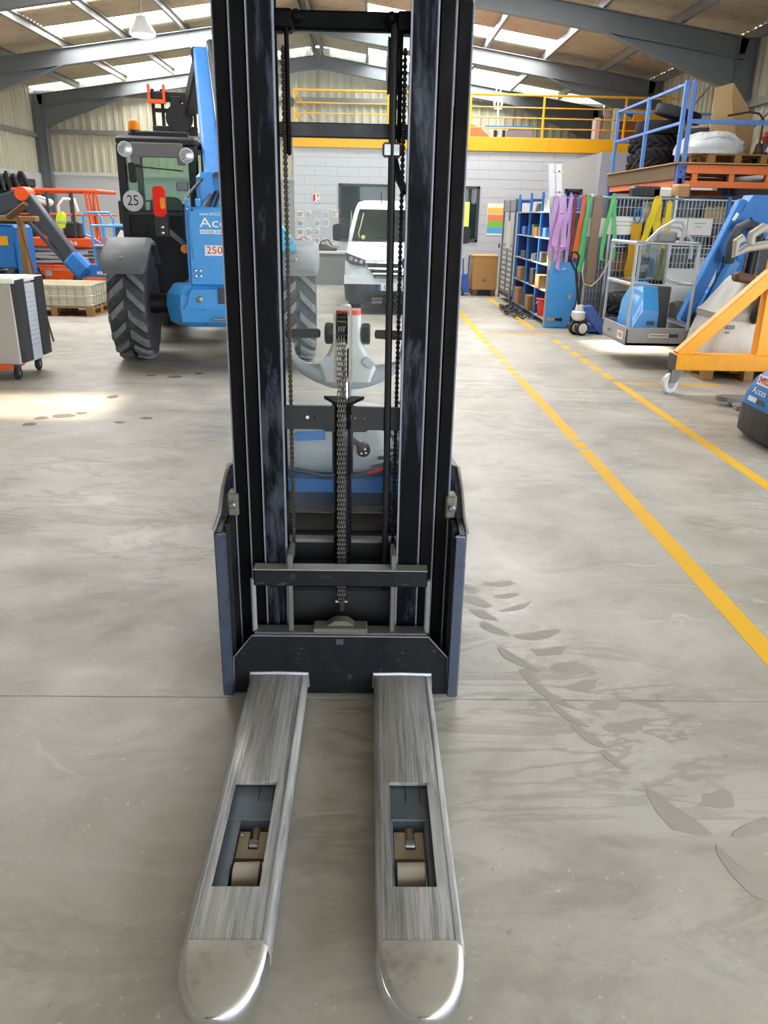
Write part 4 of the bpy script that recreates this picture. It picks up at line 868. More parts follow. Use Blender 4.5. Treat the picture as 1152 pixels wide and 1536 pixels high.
# ================================================================== office front: desk, board, sign
dk = thing('counter_desk', 'grey fronted counter desk with a white top beside the van', 'desk', (-1.1, 19.2, 0))
part('front_panel', MB().box(-1.75, -.25, 19.15, 19.2, .0, .68), M('desk grey', '#8b8e90', .6), dk); part('desk_top', MB().box(-1.79, -.2, 19.05, 19.66, .70, .75, .008), OFFW, dk)
for x in (-1.74, -.3): part('side_panel', MB().box(x, x + .04, 19.2, 19.62, 0, .7), M('desk grey', '#8b8e90'), dk)
nb = thing('notice_board', 'white notice board crowded with pinned sheets above the counter desk', 'notice board', (-1.2, YO - .02, .85)); part('board', MB().box(-1.77, -.70, YO - .03, YO - .006, .84, 1.66, .005), M('board grey white', '#b4b8bb', .7), nb)
cols = ['#d6d4ce', '#c9ced4', '#bccbdc', '#d6cfc2', '#cfcfcf']
random.seed(11)
for r in range(4):
    for c in range(5):
        if random.random() < .08: continue
        x = -1.73 + c * .2 + random.uniform(-.01, .01); z = .88 + r * .195 + random.uniform(-.01, .01); w = random.uniform(.13, .17); h = random.uniform(.14, .18)
        col = '#e6a562' if (r, c) == (2, 1) else ('#3a78c8' if (r, c) == (2, 4) else random.choice(cols)); h = h * (.5 if (r, c) == (2, 4) else 1)
        s_ = part('pinned_sheet', MB().box(x, x + w, YO - .035 - .001 * c, YO - .03, z, z + h), M('sheet ' + col, col, .7, 0, .02), nb, None)
        if col not in ('#e6a562', '#3a78c8'):
            for q in range(4): part('print_line', MB().box(x + .015, x + w - random.uniform(.015, .06), YO - .0395, YO - .0385, z + h * (.2 + .17 * q), z + h * (.2 + .17 * q) + .012), GREYM, s_, None)
fs_ = thing('fire_sign', 'small red and white fire extinguisher sign on the office wall', 'sign', (-1.27, YO - .01, 1.78)); part('plate', MB().box(-1.36, -1.20, YO - .016, YO - .006, 1.78, 1.98), PAPER, fs_)
part('red_field', MB().box(-1.355, -1.30, YO - .018, YO - .016, 1.83, 1.97), LRED, fs_, None); part('red_field', MB().box(-1.26, -1.215, YO - .018, YO - .016, 1.83, 1.97), LRED, fs_, None)
part('flame', MB().prism([(-1.25, 1.85), (-1.225, 1.85), (-1.22, 1.90), (-1.235, 1.95), (-1.25, 1.90)], 'y', YO - .0195, YO - .018), PAPER, fs_, None)
for x in (-1.34, -1.28, -1.22): part('pictogram', MB().box(x - .015, x + .015, YO - .018, YO - .016, 1.79, 1.815), LBLUE, fs_, None)
bag = thing('work_bag', 'dark crumpled work bag lying on the counter desk', 'bag', (-1.05, 19.35, .75)); rings = []
for z, w, d in ((.751, .24, .12), (.80, .25, .13), (.85, .17, .11), (.90, .12, .07)): rings.append([(x + random.uniform(-.02, .02), y, z) for x, y in rrect(-1.05 - w, -1.05 + w - (.1 if z > .8 else 0), 19.35 - d, 19.35 + d, .06, 3)])
part('bag_body', MB().loft(rings), M('dark canvas', '#4a443e', .85, 0, .25, 14), bag, 50); part('bag_strap', MB().tube([(-1.2, 19.25, .83), (-1.15, 19.2, .95), (-1.0, 19.22, 1.0), (-.9, 19.28, .88)], .015, 6), M('dark canvas', '#4a443e'), bag)
bx = thing('red_label_box', 'small white carton with a red label standing on the counter desk', 'box', (-1.58, 19.3, .75)); part('carton', MB().box(-1.66, -1.5, 19.25, 19.35, .75, .93), PAPER, bx, None); part('label_patch', MB().box(-1.65, -1.55, 19.248, 19.25, .87, .92), LRED, bx, None)
part('cable', MB().tube([(-1.64, 19.3, .93), (-1.62, 19.28, 1.02), (-1.52, 19.28, 1.04), (-1.44, 19.3, .96)], .012, 6), M('red cable', '#9a4b40', .5), bx)
ps = thing('safety_poster', 'colourful safety poster in orange, green and blue bands on the office wall', 'poster', (2.85, YO - .01, 1.2)); part('sheet', MB().box(2.72, 3.13, YO - .012, YO - .006, 1.16, 1.86), PAPER, ps, None)
for z, c in ((1.20, '#5aa9dd'), (1.34, '#7fbf4a'), (1.48, '#e9894a'), (1.63, '#f2c25e')): part('colour_band', MB().box(2.73, 3.12, YO - .014, YO - .012, z, z + .135), M('band ' + c, c, .6, 0, .1, 14), ps, None)
# ================================================================== LEFT SIDE OF THE HALL
def castor(parent, x, y, r, mat=RUBBER2, hub=None, fork=True, rz=0.0):
    w = part('castor_wheel', MB().lathe([(.01, -.016), (r * .9, -.018), (r, -.010), (r, .010), (r * .9, .018), (.01, .016)], (x, y, r), (math.cos(rz), math.sin(rz), 0), 20), mat, parent)
    part('castor_hub', MB().lathe([(r * .4, -.021), (r * .4, .021)], (x, y, r), (math.cos(rz), math.sin(rz), 0), 14), hub or STEEL, w)
    if fork: part('castor_fork', MB().box(x - .028, x + .028, y - .022, y + .03, r * 1.5, r * 2 + .03, .004), GREYD, parent)
    return w
tr = thing('tool_trolley', 'grey steel tool trolley on castors at the left edge of the photo', 'trolley', (-3.65, 7.92, 0))
part('body', MB().box(-4.0, -3.33, 7.6, 8.24, .15, .90, .01), M('trolley grey', '#b3afa8', .4, .2, .05, 3), tr)
part('base_panel', MB().box(-4.0, -3.42, 7.595, 7.9, .10, .15, .004), ORANGE, tr)
part('worktop', MB().box(-4.02, -3.29, 7.58, 8.27, .90, .935, .008), PAPER, tr)
for y in (7.6, 8.06): part('corner_profile', MB().prism([(y, .93), (y + .20, .93), (y + .20, .17), (y + .02, .17)], 'x', -3.33, -3.285), GREYD, tr, None)
sp_ = part('side_panel', MB().box(-3.33, -3.30, 7.81, 8.06, .15, .88, .003), M('pale side panel', '#c3c9d1', .4), tr)
for k in range(12): part('louvre', MB().box(-3.30, -3.297, 7.83, 8.04, .30 + k * .045, .305 + k * .045), GREYP, sp_, None)
part('push_grip', MB().tube([(-3.55, 7.55, .72), (-3.56, 7.52, .76), (-3.62, 7.52, .77)], .02, 8), PAPER, tr)
for x, y in ((-3.40, 7.66), (-3.40, 8.16), (-3.94, 7.66), (-3.94, 8.16)): castor(tr, x, y, .062)
rag = thing('paper_sheets', 'loose white paper sheets lying on the tool trolley', 'paper', (-3.5, 7.9, .935)); m = MB(); m.prism([(-3.75, 7.65), (-3.31, 7.62), (-3.28, 7.85), (-3.4, 8.1), (-3.72, 8.0)], 'z', .936, .942); part('sheet', m, PAPER, rag, None); m = MB(); m.prism([(-3.6, 7.7), (-3.30, 7.8), (-3.38, 8.15), (-3.62, 8.05)], 'z', .942, .947); part('sheet', m, PAPER, rag, None)
# pallets
def pallet(label, x0, x1, y0, y1, z=0.0, group=None, name='pallet', lx='x'):
    cx, cy = (x0 + x1) / 2, (y0 + y1) / 2
    t = thing(name, label, 'pallet', (cx, cy, z), group=group)
    for k in range(5):
        y = y0 + (y1 - y0 - .12) * k / 4; part('deck_board', MB().box(x0, x1, y, y + .12, z + .122, z + .144, .002), WOODP, t, None)
    for k in range(3):
        x = x0 + (x1 - x0 - .10) * k / 2; part('stringer_board', MB().box(x, x + .10, y0, y1, z + .10, z + .122, .002), WOODP, t, None); part('bottom_board', MB().box(x, x + .10, y0, y1, z, z + .022, .002), WOODP, t, None)
        for j in range(3):
            y = y0 + (y1 - y0 - .12) * j / 2; part('block', MB().box(x, x + .10, y, y + .12, z + .022, z + .10, .003), WOODP, t, None)
    return t
pallet('wooden pallet under the nearer cut tank tray', -5.45, -4.27, 12.5, 13.42); pallet('wooden pallet under the farther cut tank tray', -4.4, -3.5, 13.6, 14.4)
def tray(label, x0, x1, y0, y1, z0, z1):
    t = thing('tank_tray', label, 'tank', ((x0 + x1) / 2, (y0 + y1) / 2, z0), group='cut open plastic tanks on pallets')
    m = MB(); o = rrect(x0 + .02, x1 - .02, y0 + .02, y1 - .02, .10, 4); i_ = rrect(x0 + .035, x1 - .035, y0 + .035, y1 - .035, .09, 4); n = len(o)
    m.loft([[(a, b, z0) for a, b in o], [(a, b, z1) for a, b in o], [(a, b, z1) for a, b in i_], [(a, b, z0 + .02) for a, b in i_]])
    part('plastic_shell', m, FROST, t, 40)
    for z in (z0 + .02, (z0 + z1) / 2, z1): part('cage_bar', MB().tube([(a, b, z) for a, b in rrect(x0, x1, y0, y1, .1, 4)], .009, 6, True), GALV, t)
    nx = 8; ny = 6
    for k in range(nx):
        x = x0 + .12 + (x1 - x0 - .24) * k / (nx - 1)
        for y in (y0, y1): part('cage_upright', MB().cyl((x, y, z0 + .01), (x, y, z1), .008, seg=6), GALV, t)
    for k in range(ny):
        y = y0 + .12 + (y1 - y0 - .24) * k / (ny - 1)
        for x in (x0, x1): part('cage_upright', MB().cyl((x, y, z0 + .01), (x, y, z1), .008, seg=6), GALV, t)
tray('nearer low milky tank tray in a wire cage left of the telehandler', -5.42, -4.28, 12.53, 13.4, .146, .46); tray('farther low milky tank tray, half hidden by the telehandler tyre', -4.38, -3.52, 13.62, 14.38, .146, .46)
# orange scissor lift
OL = thing('orange_scissor_lift', 'orange scissor lift with folded grey arms and a slatted guard behind the tank trays', 'scissor lift', (-5.85, 16.1, 0))
part('base', MB().box(-6.45, -5.30, 15.5, 16.7, .16, .58, .03), ORANGE, OL)
for x in (-6.2, -5.5):
    for y in (15.62, 16.55): part('wheel', MB().lathe([(.05, -.08), (.20, -.08), (.22, -.05), (.22, .05), (.20, .08), (.05, .08)], (x, y, .22), (1, 0, 0), 20), RUBBER2, OL)
for k, z in enumerate((.61, .68, .75, .82)): part('scissor_arm', MB().beam((-6.38, 15.52, z + (.03 if k % 2 else 0)), (-5.28, 15.52, z + (0 if k % 2 else .03)), .05, .05, ch=.005), M('scissor grey', '#a5a2a0', .45), OL); part('scissor_arm', MB().beam((-6.38, 16.66, z), (-5.28, 16.66, z), .05, .05, ch=.005), M('scissor grey', '#a5a2a0'), OL)
pf = part('platform', MB().box(-6.40, -5.20, 15.46, 16.72, .89, 1.04, .01), ORANGE, OL)
lettering('Accès', .125, (-5.65, 15.455, .965), LWHITE, pf, sx=1.5); lettering('ACCES-INDUSTRIE', .07, (-5.85, 15.495, .48), M('pale orange letters', '#f3b08c', .5), OL, sx=1.4)
part('base_label', MB().box(-6.1, -5.98, 15.495, 15.5, .36, .46), GREYP, OL, None); part('base_label', MB().box(-5.85, -5.55, 15.495, 15.5, .27, .30), PAPER, OL, None)
for z, r in ((1.86, .035), (1.45, .016)):
    for y in (15.5, 16.68): part('guard_rail', MB().cyl((-6.5, y, z), (-5.0, y, z), r, seg=10), ORANGE, OL)
for x in (-6.5, -5.02): part('guard_rail', MB().cyl((x, 15.5, 1.86), (x, 16.68, 1.86), .035, seg=10), ORANGE, OL)
for x in (-6.48, -5.9, -5.45):
    for y in (15.5, 16.68): part('guard_post', MB().box(x - .02, x + .02, y - .02, y + .02, 1.03, 1.86, .004), GREYD if x > -6.4 else ORANGE, OL)
for k in range(4): part('guard_slat', MB().beam((-5.20 + k * .065, 15.48, 1.85), (-5.13 + k * .065, 15.50, 1.0), .035, .03, ch=.004), ORANGE, OL)
part('control_box', MB().box(-5.72, -5.40, 15.6, 15.9, 1.04, 1.33, .03), GREYD, OL); part('seat_frame', MB().tube([(-5.88, 15.9, 1.1), (-5.86, 15.9, 1.6), (-5.75, 15.9, 1.72), (-5.55, 15.9, 1.72), (-5.5, 15.9, 1.5)], .03, 8), PAPER, OL)
part('white_hood', MB().obox((-6.05, 15.7, 1.68), (.3, .3, .12), rotm('Y', .3), .04), PAPER, OL)
vest = thing('safety_vest', 'fluorescent yellow safety vest hung inside the orange guard', 'vest', (-5.68, 15.46, 1.2)); m = MB(); rings = []
for z, w in ((1.22, .07), (1.35, .10), (1.46, .08), (1.50, .03)): rings.append([(x + .02 * math.sin(9 * z), y, z) for x, y in rrect(-5.66 - w, -5.66 + w, 15.40, 15.46, .02, 2)])
part('cloth', m.loft(rings), M('fluo yellow', '#cfe02c', .8), vest, 50); part('reflective_band', MB().box(-5.75, -5.58, 15.395, 15.40, 1.30, 1.33), GREYP, vest, None)
# blue boom lift with dark jib and blue cage
BL = thing('boom_lift', 'blue boom lift with a charcoal jib slanting down to its blue cage', 'boom lift', (-5.6, 14.3, 0)); JB = M('jib charcoal', '#3c424c', .45, .1, .08, 4)
jb = part('jib', MB().beam((-5.72, 14.1, 1.74), (-4.99, 14.05, .70), .22, .20, up=(0, 1, 0), ch=.02), JB, BL); part('jib_rod', MB().beam((-5.70, 14.02, 1.35), (-5.15, 14.0, .72), .07, .06, ch=.01), JB, BL)
lettering('Accès', .10, (-5.36, 13.985, 1.26), LWHITE, BL, rot=(PI / 2, math.radians(55), 0), sx=1.0)
part('jib_knuckle', MB().beam((-5.07, 14.02, .80), (-4.80, 14.0, .52), .30, .26, up=(0, 1, 0), ch=.05), BLUE2, BL); part('jib_pin', MB().lathe([(.11, -.16), (.11, .16)], (-5.72, 14.1, 1.77), (0, 1, 0), 18), ORANGE, BL); part('boom_stub', MB().beam((-5.75, 14.1, 1.70), (-6.6, 14.3, 1.45), .26, .30, ch=.03), JB, BL)
part('turret', MB().box(-6.75, -6.02, 14.2, 15.0, .35, 1.28, .05), BLUE2, BL); part('base', MB().box(-6.9, -6.0, 14.0, 15.05, .22, .5, .05), GREYD, BL); part('yellow_label', MB().box(-6.3, -6.15, 14.19, 14.2, .95, 1.10), YELLOW, BL, None)
part('blue_post', MB().box(-6.02, -5.92, 14.15, 14.25, .3, 1.0, .01), BLUE2, BL)
for x in (-6.75, -6.15):
    for y in (14.15, 14.95): part('wheel', MB().lathe([(.05, -.1), (.28, -.1), (.30, -.06), (.30, .06), (.28, .1), (.05, .1)], (x, y, .30), (1, 0, 0), 20), RUBBER2, BL)
cgx0, cgx1, cgy0, cgy1 = -4.78, -4.10, 13.95, 14.9
cg = part('cage_floor', MB().prism([(-4.86, .48), (-4.05, .48), (-4.05, .68), (-4.72, .68)], 'y', cgy0, cgy1), BLUE2, BL, 30)
part('phone_plate', MB().box(-4.62, -4.25, cgy0 - .004, cgy0, .52, .57), PAPER, cg, None); [part('print_mark', MB().box(-4.6 + .034 * k, -4.58 + .034 * k, cgy0 - .006, cgy0 - .004, .535, .555), LGREY, cg, None) for k in range(10)]
for z in (.98, 1.30): part('cage_rail', MB().tube([(cgx0 + .15, cgy0, z), (cgx1 + .1, cgy0, z), (cgx1 + .1, cgy1, z), (cgx0 + .15, cgy1, z)], .02, 8), BLUE, cg)
for x in (-4.62, -4.42, -4.02): part('cage_post', MB().cyl((x, cgy0, .64), (x - .02, cgy0, 1.30), .018, seg=8), BLUE, cg)
part('entry_hoop', MB().tube([(-4.60, cgy0 + .3, 1.0), (-4.74, cgy0 + .3, 1.10), (-4.86, cgy0 + .3, 1.15), (-4.86, cgy0 + .3, 1.46), (-4.80, cgy0 + .3, 1.50), (-4.62, cgy0 + .3, 1.50), (-4.56, cgy0 + .3, 1.42), (-4.53, cgy0 + .3, .68)], .02, 8), BLUE, cg)
part('entry_hoop', MB().tube([(-4.66, cgy0 + .5, 1.50), (-4.48, cgy0 + .5, 1.50), (-4.42, cgy0 + .5, 1.40), (-4.42, cgy0 + .5, .68)], .02, 8), BLUE, cg)
part('instruction_box', MB().box(-4.40, -4.22, cgy0 - .02, cgy0 + .05, .72, .92, .01), RED, cg); part('cage_panel', MB().box(-4.60, -4.44, cgy0 + .02, cgy0 + .03, .66, .95), M('blue grey panel', '#5d748c', .5), cg, None); part('white_paper', MB().obox((-4.14, cgy0 - .01, 1.12), (.16, .01, .2), rotm('Y', .6)), PAPER, cg, None)
part('control_panel', MB().box(-4.5, -4.2, cgy0 + .7, cgy0 + .9, 1.1, 1.3, .02), GREYD, cg)
# clutter in front of the boom lift
bd = thing('wooden_bench', 'timber trestle of brown boards standing left of the boom lift', 'bench', (-4.45, 10.6, 0)); part('top_board', MB().box(-5.2, -4.17, 10.5, 10.62, 1.40, 1.46, .004), PLY, bd); part('post', MB().box(-4.42, -4.35, 10.52, 10.6, 0, 1.40, .004), PLY, bd); part('post', MB().box(-5.1, -5.03, 10.52, 10.6, 0, 1.40, .004), PLY, bd); part('foot_board', MB().box(-4.44, -4.33, 10.2, 10.9, 0, .06, .004), PLY, bd); part('foot_board', MB().box(-5.12, -5.01, 10.2, 10.9, 0, .06, .004), PLY, bd)
bh = thing('broom', 'brown bristled push broom leaning head-up over the timber trestle', 'broom', (-4.2, 10.1, 0)); part('broom_head', MB().obox((-4.33, 10.38, 1.52), (.30, .10, .07), rotm('Y', -.6), .02), M('broom bristle', '#6f5232', .9, 0, .25, 40), bh); part('handle', MB().cyl((-4.36, 10.42, 1.50), (-3.95, 10.02, .0), .013, seg=8), M('orange brown stick', '#8a5b3a', .6), bh)
dr = thing('oil_drum', 'black oil drum with white print at the left edge', 'drum', (-4.62, 9.85, 0)); part('drum_body', MB().lathe([(.27, 0), (.285, .01), (.285, .27), (.295, .28), (.285, .29), (.285, .56), (.295, .57), (.285, .58), (.285, .86), (.275, .87), (.27, .85)], (-4.62, 9.85, 0), (0, 0, 1), 28), M('drum black', '#15181d', .35, .2, .1, 4), dr)
for k in range(3): part('print_mark', MB().obox((-4.50, 9.592, .62 + .09 * k), (.03, .004, .06), rotm('Z', .45)), PAPER, dr, None)
jc = thing('jerry_can', 'small yellow and green jerry can among the clutter behind the trolley', 'can', (-4.13, 9.32, 0)); part('can_body', MB().box(-4.28, -3.98, 9.22, 9.42, 0, .66, .04), M('can green', '#4f7d4a', .5), jc); part('can_neck', MB().box(-4.19, -4.09, 9.24, 9.38, .66, .80, .02), YELLOW, jc)
eq = thing('grey_compressor', 'grey and red portable compressor behind the tank trays', 'machine', (-5.4, 11.9, 0)); part('tank', MB().lathe([(.10, 0), (.2, .05), (.2, .75), (.1, .8)], (-5.75, 11.9, .33), (1, 0, 0), 18), GREYP, eq); part('motor', MB().box(-5.6, -5.2, 11.78, 12.02, .5, .64, .04), RED, eq); part('top_cover', MB().box(-5.35, -5.0, 11.76, 12.04, .50, .60, .04), OFFW, eq)
for x in (-5.65, -5.1): part('foot', MB().box(x - .03, x + .03, 11.75, 12.05, 0, .2, .005), GREYD, eq)
fk_ = thing('engine_block', 'black forklift top with lamps behind the blue boom lift', 'machine', (-7.2, 17.4, 0)); part('engine_body', MB().box(-7.8, -6.8, 17.0, 17.9, 0, 1.9, .06), DEEP, fk_); part('engine_top', MB().box(-7.6, -6.9, 17.05, 17.7, 1.9, 2.18, .08), BLACK, fk_)
for k in range(4): part('engine_pipe', MB().tube([(-7.5 + .17 * k + .22 * q, 16.98 + .1 * math.sin(q * 3 + k), 1.85 + (.30 + .05 * (k % 2)) * math.sin(PI * q)) for q in [i / 9 for i in range(10)]], .045, 8), BLACK, fk_)
ft = thing('black_forklift', 'black forklift mast and guard glimpsed left of the telehandler cab', 'forklift', (-4.5, 17.0, 0)); part('body', MB().box(-4.95, -4.2, 16.8, 18.2, .2, 1.0, .08), GREYD, ft); part('fork_mast', MB().box(-5.04, -4.94, 16.9, 17.05, .05, 1.72, .01), BLACK, ft); part('fork_mast', MB().box(-4.86, -4.80, 16.9, 17.05, .05, 1.72, .01), BLACK, ft); part('crossbar', MB().box(-5.04, -4.8, 16.92, 17.0, 1.4, 1.5, .01), BLACK, ft); part('red_knob', MB().lathe([(.05, 0), (.06, .03), (.04, .06)], (-4.72, 16.85, 1.15), (0, -1, 0), 14), RED, ft); part('guard', MB().tube([(-4.9, 17.2, 1.0), (-4.88, 17.2, 1.7), (-4.3, 17.2, 1.75), (-4.25, 17.2, 1.0)], .03, 8), BLACK, ft)
for x in (-4.85, -4.3):
    for y in (16.95, 18.05): part('wheel', MB().lathe([(.05, -.08), (.24, -.08), (.25, .08), (.05, .08)], (x, y, .25), (1, 0, 0), 18), RUBBER2, ft)
# lamp under the roof
lm = thing('bay_lamp', 'white high bay lamp hanging under the roof skylight', 'lamp', (-4.32, 17.0, 4.62)); part('lamp_dome', MB().lathe([(.04, .32), (.1, .30), (.14, .2), (.24, .06), (.25, .0), (.23, .0)], (-4.32, 17.0, 4.62), (0, 0, 1), 22), OFFW, lm); part('lamp_glass', MB().lathe([(.22, .02), (.20, -.02), (.08, -.05)], (-4.32, 17.0, 4.62), (0, 0, 1), 22), emit('lit lamp glass', '#fff4e0', 8.0), lm); part('lamp_stem', MB().cyl((-4.32, 17.0, 4.92), (-4.32, 17.0, zroof(-4.32) - .02), .012, seg=6), STEEL, lm)
# ================================================================== RIGHT SIDE: shelving along the aisle
random.seed(23)
SHX0, SHX1 = 2.68, 3.15
SH = thing('shelving_unit', 'long blue steel shelving unit filled with supplies along the right aisle', 'shelf', (2.9, 14.0, 0))
posts = [12.36, 13.25, 14.2, 15.3]
for y in posts:
    for x in (SHX0, SHX1 - .04): part('upright', MB().box(x, x + .035, y - .02, y + .02, 0, 1.95 if y != 12.36 else 1.85, .003), BLUE2 if y != 12.36 else GALV, SH, None)
LEV = [.10, .52, .90, 1.28, 1.66]
for a, b in zip(posts[:-1], posts[1:]):
    for z in LEV: part('shelf_board', MB().box(SHX0, SHX1, a, b, z - .02, z, .003), GREYP, SH, None)
    part('back_panel', MB().box(SHX1, SHX1 + .01, a, b, .1, 1.9), BLUEDK, SH, None); part('divider_panel', MB().box(SHX0 + .04, SHX1, b - .012, b, .1, 1.86), BLUEDK, SH, None)
LN = ['bottom', 'second', 'third', 'fourth', 'top']; BN = ['nearest', 'middle', 'farthest']
_good_labels = set()
def good(kind, col, lev, bay, yf, sz, where='blue aisle shelving', x=None, z=None):
    y0, y1 = posts[bay], posts[bay + 1]; y = y0 + .08 + yf * (y1 - y0 - .16); zz = LEV[lev] if z is None else z; xx = SHX0 + .12 if x is None else x
    cn, hexc = col; lab = '%s %s on the %s shelf of the %s, %s bay' % (cn, kind, LN[lev], where, BN[bay])
    if lab in _good_labels: return
    _good_labels.add(lab)
    mat = M('goods ' + cn, hexc, .55, 0, .1, 12); t = thing(kind.replace(' ', '_'), lab, kind.split()[-1], (xx, y, zz), group='supplies on the blue shelving')
    w, d, h = sz
    if kind in ('bottle', 'spray can'):
        part('bottle_body', MB().lathe([(w, 0), (w, h * .7), (w * .5, h * .82), (w * .35, h * .84)], (xx, y, zz), (0, 0, 1), 14), mat, t); part('cap', MB().lathe([(w * .42, 0), (w * .42, h * .14), (w * .2, h * .16)], (xx, y, zz + h * .84), (0, 0, 1), 12), BLACK if kind == 'spray can' else BLUE2, t)
    elif kind == 'bucket':
        part('bucket_body', MB().lathe([(w * .8, 0), (w, h), (w * .94, h), (w * .75, .02)], (xx, y, zz), (0, 0, 1), 20), mat, t); part('rim', MB().tube([(xx + w * math.cos(a), y + w * math.sin(a), zz + h) for a in [2 * PI * i / 18 for i in range(18)]], .012, 6, True), mat, t); part('wire_handle', MB().tube([(xx, y - w, zz + h), (xx - .12, y - w * .6, zz + h * .8), (xx - .15, y, zz + h * .7), (xx - .12, y + w * .6, zz + h * .8), (xx, y + w, zz + h)], .005, 5), STEEL, t)
    elif kind == 'coiled hose':
        for k in range(4): part('coil', MB().tube([(xx + (w - .01 * k) * math.cos(a), y + (d - .01 * k) * math.sin(a), zz + .02 + .03 * k + .008 * math.sin(5 * a)) for a in [2 * PI * i / 20 for i in range(20)]], .014, 6, True), mat, t)
    else:
        part('carton', MB().box(xx - w / 2, xx + w / 2, y - d / 2, y + d / 2, zz, zz + h, .004), mat, t); part('tape', MB().box(xx - w / 2 - .001, xx + w / 2 + .001, y - .015, y + .015, zz + h * .2, zz + h + .001), M('tape ' + cn, '#c8b48c' if 'brown' in cn else '#7d8ea0', .4), t, None)
WH = ('white', '#dcdedf'); BR = ('brown', '#9a7348'); DK = ('dark grey', '#3a3b3d'); BU = ('blue', '#2e5fa8'); RD = ('red', '#c42b1e'); GN = ('green', '#4a9a4a'); YL = ('yellow', '#d9b93a'); OR = ('orange', '#d9822f'); PW_ = ('pale grey', '#b8bcbe')
for a in [('bottle', WH, 4, 0, .2, (.045, 0, .22)), ('box', WH, 4, 0, .5, (.2, .25, .16)), ('box', PW_, 4, 0, .85, (.2, .2, .2)), ('spray can', WH, 3, 0, .25, (.035, 0, .22)), ('bottle', PW_, 3, 0, .45, (.05, 0, .26)), ('box', BU, 3, 0, .75, (.2, .22, .14)),
          ('bottle', WH, 2, 0, .3, (.05, 0, .25)), ('bottle', YL, 2, 0, .6, (.04, 0, .3)), ('box', DK, 2, 0, .85, (.22, .2, .16)), ('box', BR, 1, 0, .75, (.3, .3, .2)), ('bottle', BU, 1, 0, .35, (.06, 0, .26)), ('bucket', RD, 0, 0, .62, (.14, .14, .26)),
          ('coiled hose', DK, 4, 1, .4, (.12, .2, .1)), ('box', WH, 4, 1, .8, (.2, .2, .15)), ('box', OR, 3, 1, .5, (.2, .22, .14)), ('box', GN, 3, 1, .8, (.18, .15, .18)), ('box', DK, 2, 1, .3, (.22, .24, .12)), ('box', WH, 2, 1, .7, (.16, .14, .10)), ('box', DK, 1, 1, .4, (.24, .3, .26)), ('bottle', WH, 1, 1, .8, (.05, 0, .2)), ('box', BR, 0, 1, .5, (.3, .34, .24)), ('coiled hose', DK, 0, 1, .15, (.1, .1, .1)),
          ('box', WH, 4, 2, .5, (.24, .4, .14)), ('box', BU, 3, 2, .5, (.2, .3, .14)), ('box', DK, 2, 2, .4, (.2, .4, .12)), ('box', BR, 1, 2, .5, (.26, .4, .22)), ('box', BR, 0, 2, .5, (.3, .5, .28))]: good(*a)
cbl = thing('cable_tangle', 'tangle of black cables spilling on the floor below the blue shelving', 'cables', (2.6, 13.9, 0))
for k in range(7):
    cx, cy = 2.46 + random.uniform(-.04, .04), 13.3 + .22 * k; part('cable', MB().tube([(cx + .13 * math.cos(a) * random.uniform(.7, 1.2), cy + .22 * math.sin(a) * random.uniform(.7, 1.2), .02 + .05 * abs(math.sin(2 * a + k))) for a in [2 * PI * i / 12 for i in range(12)]], .014, 6, True), BLACK if k % 3 else GREYD, cbl)
# mesh fronted cage trolley at the far end
CT = thing('mesh_trolley', 'grey mesh sided trolley standing at the far end of the blue shelving', 'trolley', (2.9, 16.1, 0))
for y in (15.45, 16.8):
    for x in (2.66, 3.2): part('corner_post', MB().cyl((x, y, .02), (x, y, 1.88), .02, seg=8), STEEL, CT)
part('corner_post', MB().cyl((2.66, 16.1, .1), (2.66, 16.1, 1.88), .015, seg=8), STEEL, CT)
part('top_board', MB().box(2.66, 3.2, 15.45, 16.8, 1.66, 1.88, .01), GREYM, CT)
for k in range(10): part('side_slat', MB().box(2.655, 2.665, 15.47, 16.78, .18 + k * .095, .22 + k * .095), GREYM, CT, None)
part('paper_sheet', MB().box(2.645, 2.65, 15.75, 16.25, 1.0, 1.5), M('old sheet', '#b9b4a6', .7), CT, None); part('deck', MB().box(2.66, 3.2, 15.45, 16.8, .1, .16), GREYD, CT); part('round_lock', MB().lathe([(.045, 0), (.045, .02)], (2.62, 16.85, 1.02), (-1, 0, 0), 14), BLACK, CT)
cr = thing('wooden_crate', 'light plywood crate on feet standing against the office wall', 'crate', (2.42, 17.3, 0))
part('crate_body', MB().box(2.14, 2.66, 17.15, 17.8, .12, .80, .006), PLY, cr)
for x in (2.16, 2.54): part('foot', MB().box(x, x + .1, 17.15, 17.8, 0, .12), PLYD, cr)
part('panel_edge', MB().box(2.13, 2.67, 17.14, 17.81, .78, .81, .004), PLY, cr); part('crate_latch', MB().box(2.37, 2.43, 17.135, 17.15, .30, .36, .004), STEEL, cr); part('lifting_gap', MB().box(2.26, 2.54, 17.145, 17.16, .02, .12), DEEP, cr, None)
hj = thing('hand_pallet_jack', 'small blue hand pallet jack beside the wooden crate', 'pallet jack', (2.0, 17.3, 0)); part('frame', MB().prism([(1.88, .05), (2.1, .05), (2.06, .42), (1.96, .42)], 'y', 17.2, 17.5), BLUERACK, hj, 30); part('handle', MB().tube([(1.95, 17.2, .3), (1.93, 17.15, .75), (2.05, 17.15, .8), (2.05, 17.2, .35)], .015, 6), BLUERACK, hj); castor(hj, 1.95, 17.15, .08, BLACK, OFFW, False)
